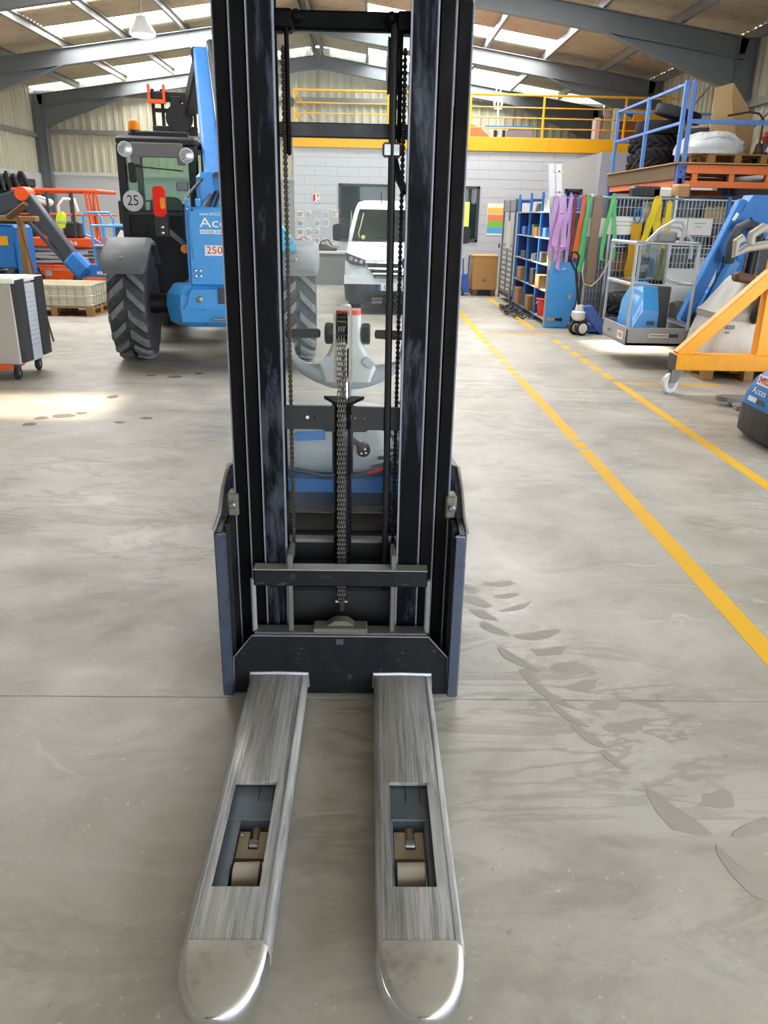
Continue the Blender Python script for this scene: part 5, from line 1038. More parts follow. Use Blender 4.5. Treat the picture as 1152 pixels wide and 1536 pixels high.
# mesh end panel with the blue sheet behind
def wiremesh(m, axis, a0, a1, z0, z1, pos, da, dz, r=.0035):
    n = int(round((a1 - a0) / da)); k = int(round((z1 - z0) / dz))
    for i in range(n + 1):
        a = a0 + (a1 - a0) * i / n
        if axis == 'x': m.box(a - r, a + r, pos - r, pos + r, z0, z1)
        else: m.box(pos - r, pos + r, a - r, a + r, z0, z1)
    for i in range(k + 1):
        z = z0 + (z1 - z0) * i / k
        if axis == 'x': m.box(a0, a1, pos - r, pos + r, z - r, z + r)
        else: m.box(pos - r, pos + r, a0, a1, z - r, z + r)
    return m
EP = thing('mesh_end_panel', 'wire mesh end panel with slanted galvanised post closing the blue shelving', 'mesh panel', (2.85, 12.25, 0))
part('slanted_post', MB().beam((2.66, 12.22, 0), (2.66, 12.24, 1.86), .04, .04, ch=.005), GALV, EP); part('end_post', MB().box(3.06, 3.10, 12.22, 12.26, 0, 1.86, .004), BLUE2, EP)
part('wire_mesh', wiremesh(MB(), 'x', 2.68, 3.06, .05, 1.84, 12.24, .048, .135), GALV, EP, None, kind='stuff')
bs_ = thing('machine_cover', 'bright blue machine panel with an arrow sign leaning on the mesh end panel', 'panel', (2.85, 12.1, 0)); part('panel_sheet', MB().prism([(2.66, .02), (2.99, .02), (3.09, .42), (3.07, .86), (3.01, .96), (2.72, .95), (2.66, .82)], 'y', 12.14, 12.17), BLUE, bs_, None)
part('panel_sticker', MB().box(2.97, 3.02, 12.135, 12.14, .43, .50), GREYP, bs_, None); m = MB(); m.prism([(2.68, .13), (2.72, .17), (2.72, .15), (2.80, .15), (2.80, .11), (2.72, .11), (2.72, .09)], 'y', 12.134, 12.14); part('arrow_mark', m, M('tan arrow', '#b8a06a', .6), bs_, None); m = MB(); m.prism([(2.92, .13), (2.88, .17), (2.88, .15), (2.80, .15), (2.80, .11), (2.88, .11), (2.88, .09)], 'y', 12.134, 12.14); part('arrow_mark', m, DEEP, bs_, None)
ld = thing('aluminium_ladder', 'short white aluminium ladder section sticking up above the violet slings', 'ladder', (2.85, 12.2, 0))
for dx in (0, .105): part('ladder_rail', MB().beam((2.84 + dx, 12.30, .02), (2.585 + dx, 12.32, 2.29), .085, .03, up=(0, 1, 0), ch=.004), M('ladder white', '#dfe3e6', .35), ld)
for k in range(8): part('rung', MB().cyl((2.81 - .028 * k, 12.30 + .002 * k, .3 + .27 * k), (2.95 - .028 * k, 12.30 + .002 * k, .3 + .27 * k), .014, seg=8), ALU, ld)
for z in (1.92, 2.2): part('rivet', MB().lathe([(.012, 0), (.01, .006)], (2.69 + (2.29 - z) * .112, 12.302, z), (0, -1, 0), 8), DEEP, ld)
# ================================================================== wire shelves under the deck
MSX0, MSX1, MSY = 3.2, 6.6, 12.2
MS = thing('mesh_shelving', 'long wire mesh shelving wall with white label boards under the orange deck', 'shelf', (4.8, 12.4, 0))
m = wiremesh(MB(), 'x', 3.2, 3.5, .22, 1.0, MSY, .05, .12); part('wire_mesh', m, GALV, MS, None, kind='stuff')
part('wire_mesh', wiremesh(MB(), 'x', 3.5, MSX1, .6, 1.86, MSY, .055, .13), GALV, MS, None, kind='stuff')
for x in (3.2, 3.5, 4.42, 5.2, 6.0, 6.58): part('shelf_post', MB().box(x - .02, x + .02, MSY - .02, MSY + .02, 0, 1.9, .003), GALV if x != 5.2 else BLUE2, MS)
for z in (.5, .86, 1.2, 1.55): part('wire_shelf', MB().box(3.5, MSX1, MSY + .02, MSY + .27, z - .02, z, .003), GALV if z != .86 else PLY, MS)
part('dark_back', MB().box(3.2, MSX1, MSY + .275, MSY + .285, .05, 1.85), M('grey back board', '#8f969e', .7), MS, None)
part('hang_rail', MB().cyl((3.0, MSY - .05, 1.86), (4.5, MSY - .05, 1.86), .014, seg=8), GALV, MS)
for a, b, z0, z1 in ((3.17, 3.42, 1.32, 1.58), (3.44, 3.96, 1.36, 1.60), (4.24, 4.62, 1.34, 1.60), (4.63, 4.99, 1.37, 1.60)):
    lb = part('label_board', MB().box(a, b, MSY - .03, MSY - .02, z0, z1, .002), PAPER, MS)
    for q in range(2): part('print_line', MB().box(a + .1, b - .1 - .05 * q, MSY - .032, MSY - .03, z1 - .07 - .05 * q, z1 - .06 - .05 * q), LGREY, lb, None)
MSL = {1.55: 'top', 1.2: 'second', .86: 'third', .5: 'lowest'}
def mgood(kind, col, x, z, w, h, pos):
    cn, hx_ = col; t = thing(kind.replace(' ', '_'), '%s %s on the %s wire shelf, %s' % (cn, kind, MSL[z], pos), kind.split()[-1], (x, MSY + .15, z), group='goods on the wire shelving')
    part('carton', MB().box(x - w / 2, x + w / 2, MSY + .05, MSY + .25, z, z + min(h, .27), .006), M('goods ' + cn, hx_, .6, 0, .1, 12), t); part('lid_seam', MB().box(x - w / 2 - .001, x + w / 2 + .001, MSY + .045, MSY + .05, z + min(h, .27) * .78, z + min(h, .27) * .80), GREYD, t, None)
for a in [('box', DK, 3.75, 1.55, .45, .26, 'below the deck board'), ('box', WH, 4.1, 1.55, .3, .36, 'left of the rack upright'), ('box', PW_, 4.36, 1.55, .16, .34, 'touching the rack upright'), ('box', ('tan', '#c3a878'), 5.05, 1.55, .34, .22, 'right of the rack upright'), ('box', ('pale tan', '#d3bf98'), 5.42, 1.55, .34, .24, 'above the boom elbow'), ('box', BR, 5.85, 1.55, .4, .25, 'behind the boom head'),
          ('box', BU, 3.7, 1.2, .3, .18, 'behind the green sling'), ('box', DK, 4.05, 1.2, .25, .2, 'between the label boards'), ('box', BR, 5.25, 1.2, .36, .18, 'behind the blue boom'), ('box', DK, 5.7, 1.2, .4, .25, 'beyond the boom'),
          ('box', BR, 3.75, .86, .36, .22, 'behind the cage post'), ('box', ('amber', '#c89048'), 4.0, .86, .14, .16, 'left of the mustard sling'), ('box', ('deep brown', '#6e5238'), 4.35, .86, .3, .2, 'right of the mustard sling'), ('box', WH, 5.0, .86, .3, .2, 'behind the grey hoop'), ('box', BR, 5.5, .86, .3, .24, 'beyond the hoop'),
          ('box', WH, 3.75, .5, .3, .2, 'behind the tyre stack'), ('box', DK, 4.3, .5, .4, .25, 'behind the blue console'), ('box', WH, 5.1, .5, .5, .24, 'beside the blue boom foot')]: mgood(*a)
# slings on the rail
def sling(label, x, zt, zb, w, mat, spread=.05, y=MSY - .09, lean=0.0, n=12, twist=.0):
    t = thing('lifting_sling', label, 'sling', (x, y, zt), group='lifting slings hung on the rail'); pts = []
    for i in range(n + 1): q = i / n; pts.append((x - spread * math.sin(q * PI * .5) + lean * q, y - .012 - .01 * math.sin(q * 6), zt - (zt - zb) * q))
    for i in range(1, 5): a = PI * i / 5; pts.append((x + lean - spread * math.cos(a), y - .012 + .012 * i / 5, zb - .03 * math.sin(a)))
    for i in range(n + 1): q = 1 - i / n; pts.append((x + spread * math.sin(q * PI * .5) + lean * q, y + .012, zt - (zt - zb) * q))
    ww = [1.35 * w * (1 - .25 * abs(math.sin(i * .7 + x * 9))) for i in range(len(pts))]
    part('webbing', MB().ribbon(pts, ww, .004), mat, t, 60); part('sewn_eye', MB().tube([(x - w * .5, y - .02, zt + .01), (x, y, zt + .022), (x + w * .5, y + .02, zt + .01)], .012, 6), mat, t); return t
Y1 = 12.13
sling('violet webbing sling, leftmost of the violet bunch', 2.66, 1.84, 1.02, .05, PURP, .05, Y1, .02); sling('violet webbing sling, middle of the violet bunch', 2.76, 1.86, 1.15, .06, M('pale violet sling', '#c9a4d6', .75, 0, .15, 30), .06, Y1 - .03); sling('long violet webbing sling, rightmost of the violet bunch reaching lowest', 2.88, 1.86, .88, .045, PURP, .06, Y1, -.06); sling('short crumpled violet sling hanging in front of the ladder foot', 2.74, 1.62, 1.20, .07, PURP, .07, Y1 - .06)
sling('thin maroon sling beside the violet bunch', 2.93, 1.86, 1.12, .03, RSL, .012, lean=.02); sling('orange red sling left of the brown strap', 3.06, 1.86, 1.05, .05, OSL, .02, lean=-.05); sling('long pale green sling between the orange and brown straps', 3.13, 1.86, .86, .045, GSL, .02, lean=-.04); sling('wide brown strap hanging almost to the tyres', 3.26, 1.86, .68, .11, BSL, .01); sling('bright green sling looped wide open right of the brown strap', 3.48, 1.88, 1.02, .05, M('bright green sling', '#62c27e', .75, 0, .15, 30), .09)
sling('thick mustard sling bundle with a blue eye', 3.86, 1.52, .66, .12, MSL if False else M('mustard sling', '#c99a1c'), .03, lean=.0); sling('yellow sling looped wide with its loose end low', 4.12, 1.86, 1.12, .09, YSL, .09, lean=-.05); sling('long yellow sling right of the open yellow loop', 4.30, 1.80, .78, .07, YSL, .03, lean=.0)
be = thing('blue_rope_eye', 'blue rope loop above the mustard sling bundle', 'rope', (3.86, MSY - .08, 1.5)); part('rope', MB().tube([(3.86 + .05 * math.cos(a), MSY - .09, 1.62 + .1 * math.sin(a)) for a in [2 * PI * i / 14 for i in range(14)]], .014, 6, True), BLUE2, be); part('hook_wire', MB().tube([(3.86, MSY - .08, 1.72), (3.87, MSY - .05, 1.86)], .006, 5), STEEL, be)
rp = thing('rope_loop', 'thin beige rope hanging in a wide loop below the green sling', 'rope', (3.4, MSY - .12, 1.1)); part('rope', MB().tube([(3.14, MSY - .12, .98), (3.13, MSY - .12, .82), (3.17, MSY - .12, .66), (3.28, MSY - .13, .63), (3.4, MSY - .12, .74), (3.5, MSY - .12, .95), (3.56, MSY - .1, 1.2)], .01, 6), M('beige rope', '#cfc6a8', .8), rp); part('rope_knot', MB().lathe([(.01, -.02), (.02, 0), (.01, .02)], (3.56, MSY - .1, 1.2), (0, 0, 1), 8), M('beige rope', '#cfc6a8'), rp)
# pallet truck parked at the end of the shelving
PT = thing('pallet_truck', 'blue hand pallet truck with white pump and black wheels below the slings', 'pallet truck', (3.0, 11.5, 0))
fr = part('fork_frame', MB().prism([(3.05, .38), (3.19, .40), (3.46, .06), (3.46, .01), (3.33, .01), (3.06, .33)], 'y', 11.52, 11.72), BLUERACK, PT, 30); part('fork_arm', MB().box(3.15, 3.45, 11.55, 12.0, .03, .09, .01), BLUERACK, PT)
part('pump_unit', MB().lathe([(.05, 0), (.09, .03), (.09, .12), (.06, .14), (.05, .22)], (2.98, 11.45, .20), (0, 0, 1), 16), OFFW, PT); part('pump_arm', MB().box(2.88, 2.98, 11.40, 11.5, .24, .34, .02), OFFW, PT)
for dx in (-.02, .05): w_ = part('steer_wheel', MB().lathe([(.05, -.03), (.098, -.03), (.10, -.02), (.10, .02), (.098, .03), (.05, .03)], (2.98 + dx, 11.40 + .1 * (dx < 0), .10), (.35, -1, 0), 22), BLACK, PT); part('wheel_hub', MB().lathe([(.02, .0), (.075, .0), (.07, .034), (.03, .036)], (2.98 + dx, 11.40 + .1 * (dx < 0), .10), (.35, -1, 0), 22), PAPER, w_)
part('tiller_shaft', MB().cyl((2.97, 11.48, .40), (2.86, 11.42, .92), .018, seg=10), BLACK, PT); part('tiller_loop', MB().tube([(2.86, 11.42, .88), (2.80, 11.42, .98), (2.75, 11.42, 1.08), (2.76, 11.42, 1.13), (2.85, 11.42, 1.13), (2.89, 11.42, 1.08), (2.88, 11.42, .98)], .016, 8, True), BLACK, PT)
# lugged tyres lying in front of the wire shelving
def ltyre(label, x, y, z, R=.36, w=.28, group=None, mat=RUBBER2, plain=False, tilt=None):
    t = thing('loose_tyre', label, 'tyre', (x, y, z), group=group); R_ = R - (0 if plain else .03)
    if plain:
        o = part('tyre', MB().lathe(tyre_profile(R_, w, R_ * .55), (x, y, z + w / 2), (0, 0, 1), 36), mat, t, 40)
        for q in (-.25, -.08, .08, .25): part('groove', MB().lathe([(R_ + .003, -.006), (R_ + .003, .006)], (x, y, z + w / 2 + q * w), (0, 0, 1), 36), DEEP, o)
    else: lugged(t, (x, y, z + w / 2 + .005), (0, 0, 1), R_, w, R_ * .55, mat, 14, .03)
    if tilt: t.rotation_euler = tilt
    return t
ltyre('lugged black tyre lying on the floor under another before the wire shelving', 3.80, 11.72, .0); ltyre('lugged black tyre lying on top of another before the wire shelving', 3.80, 11.74, .29)
# ================================================================== orange and blue deck
RX0, RX1, RY0, RY1, RZ = 4.5, 6.85, 12.52, 16.2, 2.37
HR = thing('handrail', 'blue steel handrail around the raised storage deck', 'handrail', (4.5, 14.2, RZ))
RK = thing('storage_deck', 'raised storage deck with orange beams, blue uprights and plywood floor', 'deck', (5.6, 14.3, 0))
for x in (RX0 + .06, RX1 - .1):
    for y in (RY0 + .05, RY1 - .05): part('upright', MB().box(x - .06, x + .06, y - .05, y + .05, 0, 2.36, .006), BLUERACK, RK)
for y in (RY0 + .02, RY1 - .04): part('orange_beam', MB().box(RX0 + .12, RX1, y - .03, y + .03, 2.22, 2.34, .006), ORACK, RK); part('orange_beam', MB().box(RX0 + .12, RX1, y - .03, y + .03, 2.03, 2.12, .006), ORACK, RK)
for k in range(4): part('beam_spacer', MB().box(4.72 + .55 * k, 4.80 + .55 * k, RY0 + .0, RY0 + .08, 2.12, 2.22), ORACK, RK, None)
for k in range(6): part('slot', MB().box(RX0 + .03 + .05 * (k % 2), RX0 + .045 + .05 * (k % 2), RY0 - .005, RY0 + .0, 1.98 + .06 * k, 2.01 + .06 * k), DEEP, RK, None)
part('side_fascia', MB().box(RX0 - .01, RX0 + .02, RY0 + .1, RY1, 2.14, 2.35, .004), PLYD, RK); part('side_beam', MB().box(RX0 + .02, RX0 + .08, RY0, RY1, 2.05, 2.15), ORACK, RK)
for k in range(6): part('deck_board', MB().box(RX0 - .04, RX1, RY0 - .04 + .625 * k, RY0 - .04 + .625 * (k + 1) - .006, 2.35, RZ, .003), PLY, RK)
part('under_shelf', MB().box(RX0 + .1, RX1, RY0 + .1, RY1, 1.90, 1.93), GREYD, RK)
def hpost(x, y): part('rail_post', MB().box(x - .028, x + .028, y - .028, y + .028, RZ, 3.43, .004), M('handrail blue', '#5b86cf', .42, 0, .08, 5), HR)
HB = M('handrail blue', '#5b86cf')
hpost(4.47, 12.55); hpost(4.57, 12.53); hpost(4.5, 14.25); hpost(4.5, 15.95)
for z in (3.40, 2.90): part('hand_rail', MB().box(4.48, 4.52, 12.55, 15.95, z - .02, z + .02, .004), HB, HR); part('hand_rail', MB().box(4.5, 6.85, 15.93, 15.97, z - .02, z + .02, .004), HB, HR)
part('hand_rail', MB().box(4.57, 6.85, 12.51, 12.55, 2.88, 2.94, .004), HB, HR)
GT = None
ltyre('lugged tyre at the bottom of the stack on the storage deck', 5.06, 15.55, RZ, .42, .30); ltyre('lugged tyre second in the stack on the storage deck', 5.06, 15.55, RZ + .31, .42, .30); ltyre('smooth ribbed tyre lying on the lugged stack on the deck', 5.1, 15.5, RZ + .62, .38, .22, plain=True); ltyre('smooth tyre slanting on top of the deck stack', 5.35, 15.35, RZ + .86, .40, .18, plain=True, tilt=(.1, .25, 0))
ltyre('lugged tyre half hidden between the deck stack and the film bundle', 4.87, 14.78, RZ, .33, .34); ltyre('wide smooth ribbed tyre behind the film wrapped bundle on the deck', 5.55, 14.3, RZ + .35, .46, .26, plain=True); ltyre('smooth tyre under the wide ribbed tyre on the deck', 5.55, 14.35, RZ, .44, .34, plain=True)
pallet('wooden pallet on the storage deck beside the rail', 5.02, 5.90, 12.75, 13.55, RZ)
fb = thing('film_bundle', 'crumpled bundle wrapped in clear plastic film on the deck pallet', 'bundle', (5.25, 13.15, RZ + .144)); rings = []
for z, a, b in ((0, .50, .40), (.08, .54, .40), (.18, .46, .36), (.26, .36, .28), (.31, .20, .16)): rings.append([(5.15 + .1 * z + a * math.cos(q) * random.uniform(.88, 1.08), 13.15 + b * math.sin(q), RZ + .146 + z + random.uniform(-.02, .02) * (z > 0)) for q in [2 * PI * i / 26 for i in range(26)]])
part('film', MB().loft(rings), FILM, fb, 40); part('film_fold', MB().tube([(4.75, 12.95, RZ + .22), (5.0, 12.85, RZ + .36), (5.3, 12.82, RZ + .40), (5.55, 12.9, RZ + .3)], .03, 7), FILM, fb)
cb = thing('cardboard_sheet', 'tall folded cardboard sheet standing on the storage deck', 'cardboard', (5.5, 13.9, RZ)); part('front_flap', MB().prism([(5.35, RZ), (5.75, RZ), (5.75, RZ + .55), (5.62, RZ + .95), (5.60, RZ + 1.22), (5.33, RZ + 1.14)], 'y', 13.70, 13.715), CARDL, cb, None)
m = MB(); m.add([(5.60, 13.70, RZ + .05), (6.15, 13.95, RZ + .02), (6.15, 13.95, RZ + .62), (5.95, 13.86, RZ + .92), (5.60, 13.70, RZ + 1.22), (5.60, 13.72, RZ + .05), (6.15, 13.97, RZ + .02), (6.15, 13.97, RZ + .62), (5.95, 13.88, RZ + .92), (5.60, 13.72, RZ + 1.22)], [(0, 1, 2, 3, 4), (9, 8, 7, 6, 5), (0, 5, 6, 1), (1, 6, 7, 2), (2, 7, 8, 3), (3, 8, 9, 4), (4, 9, 5, 0)]); part('side_flap', m, CARDL, cb, None)
ar = thing('desk_arm', 'dark jointed lamp arm clamped on the deck pallet', 'arm', (5.80, 12.88, RZ + .146)); part('arm_base', MB().lathe([(.06, 0), (.07, .02), (.05, .14), (.02, .16)], (5.80, 12.88, RZ + .146), (0, 0, 1), 12), M('brown metal', '#4b3a30', .5, .4), ar); part('arm_tube', MB().tube([(5.80, 12.88, RZ + .28), (5.80, 12.88, RZ + .62), (5.72, 12.88, RZ + .70), (5.58, 12.88, RZ + .72), (5.25, 12.86, RZ + .66)], .016, 7), M('brown metal', '#4b3a30'), ar)
bg = thing('dark_bundle', 'dark blue and black wrapped machine part at the right of the deck', 'bundle', (6.25, 13.1, RZ)); rings = []
for z, a in ((0, .42), (.12, .46), (.3, .34), (.42, .15)): rings.append([(6.25 + a * math.cos(q), 13.1 + .8 * a * math.sin(q), RZ + .002 + z) for q in [2 * PI * i / 18 for i in range(18)]])
part('wrap', MB().loft(rings), M('dark blue wrap', '#1b2438', .4), bg, 40); part('red_part', MB().obox((6.3, 13.4, RZ + .5), (.5, .12, .2), rotm('Y', -.5), .04), M('dull red', '#a5402c', .5), bg); part('film_edge', MB().tube([(5.88, 12.8, RZ + .22), (6.05, 12.72, RZ + .12), (6.3, 12.7, RZ + .02)], .04, 7), FILM, bg)
# bits lying on the top of the wire shelves below the deck
for lab, x, z, w, h, mt, nm in (('black crumpled cover below the deck fascia', 4.0, 1.90, .42, .16, BLACK, 'black_cover'), ('cream plastic lid standing on the wire shelving', 4.22, 1.86, .30, .15, M('cream lid', '#dcd9c8', .5), 'plastic_lid'), ('tan carton on top of the wire shelving', 4.52, 1.87, .22, .2, CARD, 'carton')):
    t = thing(nm, lab, 'cover' if 'cover' in nm else ('lid' if 'lid' in nm else 'box'), (x, 12.35, 1.865)); part('body', MB().box(x - w / 2, x + w / 2, 12.24, 12.46, 1.865, 1.865 + h, .03), mt, t); part('edge', MB().box(x - w / 2, x + w / 2, 12.235, 12.24, 1.865, 1.885), GREYD, t, None)
part('top_wire_shelf', MB().box(3.5, MSX1, MSY, MSY + .28, 1.845, 1.862), GALV, MS, None)
# things on the mezzanine
def mezz(nm, lab, cat): return thing(nm, lab, cat, (0, YO + .6, 3.2))
oc = mezz('orange_machine', 'orange rounded machine cover on the mezzanine beside the mast', 'machine'); part('cover', MB().prism([(1.6, 3.2), (2.80, 3.2), (2.70, 3.30), (2.45, 3.50), (2.2, 3.56), (1.6, 3.58)], 'y', YO + .3, YO + 1.0), M('salmon orange', '#ec7a4c', .45), oc, 30); part('skirt', MB().box(1.6, 2.75, YO + .28, YO + .3, 3.2, 3.25), GREYD, oc, None)
hk = mezz('hook_column', 'slim white chain and hook column standing on the mezzanine', 'hoist'); part('column', MB().cyl((2.93, YO + .5, 3.2), (2.88, YO + .5, 4.15), .025, seg=8), OFFW, hk); part('hook', MB().tube([(2.88, YO + .5, 4.15), (2.80, YO + .5, 4.02), (2.82, YO + .5, 3.9), (2.96, YO + .5, 3.9), (2.97, YO + .5, 4.02), (2.9, YO + .5, 4.12)], .03, 7), OFFW, hk); part('shackle', MB().tube([(2.88 + .05 * math.cos(a), YO + .5, 4.28 + .1 * math.sin(a)) for a in [2 * PI * i / 12 for i in range(12)]], .02, 6, True), OFFW, hk)
for x in (2.86, 3.06): part('foot_post', MB().box(x - .03, x + .03, YO + .45, YO + .55, 3.2, 3.45, .005), BLACK, hk)
bxm = mezz('grey_crate', 'grey brown covered crate behind the yellow mezzanine railing', 'crate'); part('crate_body', MB().box(3.15, 3.75, YO + .4, YO + .9, 3.2, 3.5, .03), M('taupe', '#8a7f80', .7), bxm); part('blue_bar', MB().box(2.6, 3.75, YO + .36, YO + .39, 3.50, 3.53), BLUE2, bxm)
mt_ = mezz('folded_tarp', 'flat dark tarpaulin heap on the mezzanine floor', 'tarpaulin'); part('heap', MB().prism([(4.45, 3.2), (5.35, 3.2), (5.3, 3.26), (4.75, 3.29), (4.52, 3.26)], 'y', YO + .3, YO + .9), DEEP, mt_, 30); part('heap_fold', MB().tube([(4.5, YO + .29, 3.24), (4.9, YO + .28, 3.27), (5.3, YO + .29, 3.24)], .02, 6), DEEP, mt_)
wd_ = mezz('board_stack', 'brown boards and pale posts leaning on the mezzanine right end', 'boards'); part('board', MB().obox((5.35, YO + .4, 3.55), (.08, .04, .75), rotm('Y', .15)), M('pink brown board', '#b08a78', .7), wd_); part('pale_post', MB().box(5.55, 5.68, YO + .35, YO + .42, 3.2, 3.95), M('pale post', '#c9c5a8', .7), wd_); part('brown_panel', MB().box(5.72, 6.6, YO + .4, YO + .44, 3.2, 3.72), M('red brown panel', '#8a5138', .6), wd_); part('orange_panel', MB().box(6.05, 6.7, YO + .5, YO + .54, 3.6, 3.95), YELLOW, wd_); part('wrapped_bits', MB().box(5.1, 5.3, YO + .35, YO + .5, 3.2, 3.75, .05), M('pink wrap', '#c7b1ab', .6), wd_)
# ================================================================== boom lift with grey basket (right)
B2 = thing('basket_lift', 'blue boom lift with a grey railed basket hanging low beside the yellow line', 'boom lift', (4.2, 9.6, 0)); BG = M('basket grey', '#b9bec2', .4, .2, .06, 6)
bx0, bx1, by0, by1, bz = 2.87, 3.60, 8.9, 9.83, .24
m = MB(); m.box(bx0, bx1, by0, by0 + .02, bz, bz + .20, .004); bt = part('basket_tray', m, M('tray grey', '#97999c', .45, .1, .06, 5), B2)
part('tray_side', MB().box(bx0, bx0 + .02, by0, by1, bz, bz + .20, .004), M('tray grey', '#97999c'), bt); part('tray_side', MB().box(bx1 - .02, bx1, by0, by1, bz, bz + .20, .004), M('tray grey', '#97999c'), bt); part('tray_floor', MB().box(bx0, bx1, by0, by1, bz, bz + .03), M('tray grey', '#97999c'), bt); part('tray_back', MB().box(bx0, bx1, by1 - .02, by1, bz, bz + .2), M('tray grey', '#97999c'), bt)
part('phone_plate', MB().box(3.13, 3.35, by0 - .004, by0, .335, .375), PAPER, bt, None); [part('print_mark', MB().box(3.145 + .02 * k, 3.157 + .02 * k, by0 - .006, by0 - .004, .347, .363), LBLACK, bt, None) for k in range(10)]; part('dark_plate', MB().box(3.35, 3.46, by0 - .004, by0, .335, .375), GREYD, bt, None); lettering('ACCES', .045, (bx0 - .003, 9.55, .33), LGREY, bt, rot=(PI / 2, 0, -PI / 2)); lettering('1720', .07, (bx0 - .003, 9.12, .33), LRED, bt, rot=(PI / 2, 0, -PI / 2))
part('number_patch', MB().box(bx0 - .002, bx0, 9.02, 9.22, .285, .375), PAPER, bt, None)
for z, nm in ((1.33, 'top_rail'), (.90, 'mid_rail')):
    part(nm, MB().tube([(bx0, by0, z), (bx1 - .05, by0, z), (bx1 - .05, by1, z), (bx0, by1, z)], .02, 8, True), BG, B2)
for x, y in ((bx0, by0), (bx1 - .05, by0), (bx0, by1), (bx1 - .05, by1), (3.22, by1)): part('basket_post', MB().cyl((x, y, bz + .18), (x, y, 1.33), .018, seg=8), BG, B2)
part('smoked_panel', MB().box(3.16, bx1 - .05, by1 + .02, by1 + .03, .92, 1.30), glass('smoked sheet', '#7d949c', .25), B2, None)
rings = []
for y, z0, z1, x0, x1 in ((9.0, .30, .62, 2.92, 3.24), (9.15, .30, .86, 2.94, 3.25), (9.45, .30, .90, 2.94, 3.25), (9.62, .30, .88, 2.96, 3.24)): rings.append([(x0, y, z0), (x1, y, z0), (x1, y, z1 - .02), (x1 - .05, y, z1), (x0 + .14, y, z1), (x0 + .04, y, z1 - .2)])
cn = part('blue_console', MB().loft(rings), BLUE, B2, 30); part('console_step', MB().box(2.98, 3.24, 8.97, 9.0, .40, .44, .004), BLUE, cn); part('console_latch', MB().box(3.12, 3.20, 8.98, 9.0, .46, .50), GREYD, cn, None)
part('battery_box', MB().box(3.26, 3.42, 9.2, 9.6, .28, .86, .01), GREYD, B2); part('valve_rack', MB().box(3.43, 3.46, 9.3, 9.34, .28, .86), GALV, B2, None)
for k, (x, mt) in enumerate(((3.20, YSL), (3.38, M('pale blue sling', '#bcd0e6', .7)), (3.48, YSL))):
    s_ = thing('basket_sling', ['yellow strap folded over the basket mid rail', 'pale blue strap folded over the basket mid rail', 'narrow yellow and black strap at the right of the basket'][k], 'strap', (x, by1 + .06, .9), group='straps hung in the basket'); part('webbing', MB().ribbon([(x, by1 + .045, .92), (x + .01, by1 + .05, 1.05), (x + .02, by1 + .05, 1.18), (x + .02, by1 + .06, 1.25), (x + .02, by1 + .08, 1.18), (x + .05, by1 + .085, 1.0), (x + .06, by1 + .08, .92)], .07 if k < 2 else .04, .006), mt, s_, 60); part('hem', MB().cyl((x - .03, by1 + .06, .92), (x + .05, by1 + .06, .92), .012, seg=8), mt, s_)
part('control_hoop', MB().tube([(3.12, 9.35, 1.33), (3.24, 9.35, 1.46), (3.40, 9.35, 1.56), (3.50, 9.35, 1.55), (3.53, 9.35, 1.48), (3.50, 9.35, 1.33)], .022, 8), BG, B2); part('control_hoop', MB().tube([(3.30, 9.6, 1.34), (3.36, 9.6, 1.50), (3.56, 9.6, 1.50), (3.72, 9.6, 1.36), (3.74, 9.6, 1.15)], .02, 8), BG, B2); part('control_box', MB().box(3.25, 3.48, 9.4, 9.55, 1.33, 1.45, .02), GREYM, B2)
# arms
part('upper_arm', MB().beam((3.80, 9.72, .42), (4.34, 9.80, 1.80), .13, .16, up=(0, 1, 0), ch=.02), BLUE2, B2); part('lower_arm', MB().beam((4.02, 9.65, .46), (4.29, 9.66, 1.16), .16, .16, up=(0, 1, 0), ch=.03), M('mid blue arm', '#3a80c2', .4, 0, .08, 5), B2)
part('arm_foot', MB().beam((3.98, 9.66, .52), (3.88, 9.62, .22), .16, .15, up=(0, 1, 0), ch=.02), DEEP, B2); part('elbow', MB().prism([(4.22, 1.55), (4.40, 1.86), (4.95, 1.86), (4.95, 1.40), (4.62, 1.40), (4.42, 1.62)], 'y', 9.7, 9.95), BLUE2, B2, 25); part('post_arm', MB().box(4.33, 4.45, 9.72, 9.85, .3, 1.62, .02), BLUE2, B2); part('black_ram', MB().cyl((4.48, 9.68, .5), (4.52, 9.68, 1.5), .055, seg=12), DEEP, B2); part('ram_rod', MB().box(4.26, 4.31, 9.6, 9.66, .45, 1.0), DEEP, B2)
part('hose_loop', MB().tube([(4.18, 9.55, 1.12), (4.15, 9.5, 1.35), (4.20, 9.48, 1.50), (4.30, 9.5, 1.55), (4.42, 9.55, 1.52), (4.5, 9.6, 1.42)], .055, 10), GREYD, B2); part('turntable', MB().box(4.3, 5.4, 9.6, 10.8, .3, .75, .05), BLUE2, B2); part('base_chassis', MB().box(3.95, 5.5, 9.55, 10.9, .14, .34, .04), GREYD, B2); part('basket_support', MB().beam((3.55, 9.6, .30), (4.02, 9.68, .30), .12, .10, ch=.01), BLUE2, B2)
for x in (4.15, 5.3):
    for y in (9.65, 10.8): part('wheel', MB().lathe([(.05, -.09), (.26, -.09), (.28, -.05), (.28, .05), (.26, .09), (.05, .09)], (x, y, .28), (1, 0, 0), 20), RUBBER2, B2)
part('label_arm', MB().obox((4.205, 9.63, 1.62), (.09, .01, .035), rotm('Y', math.radians(-62))), PAPER, B2, None)
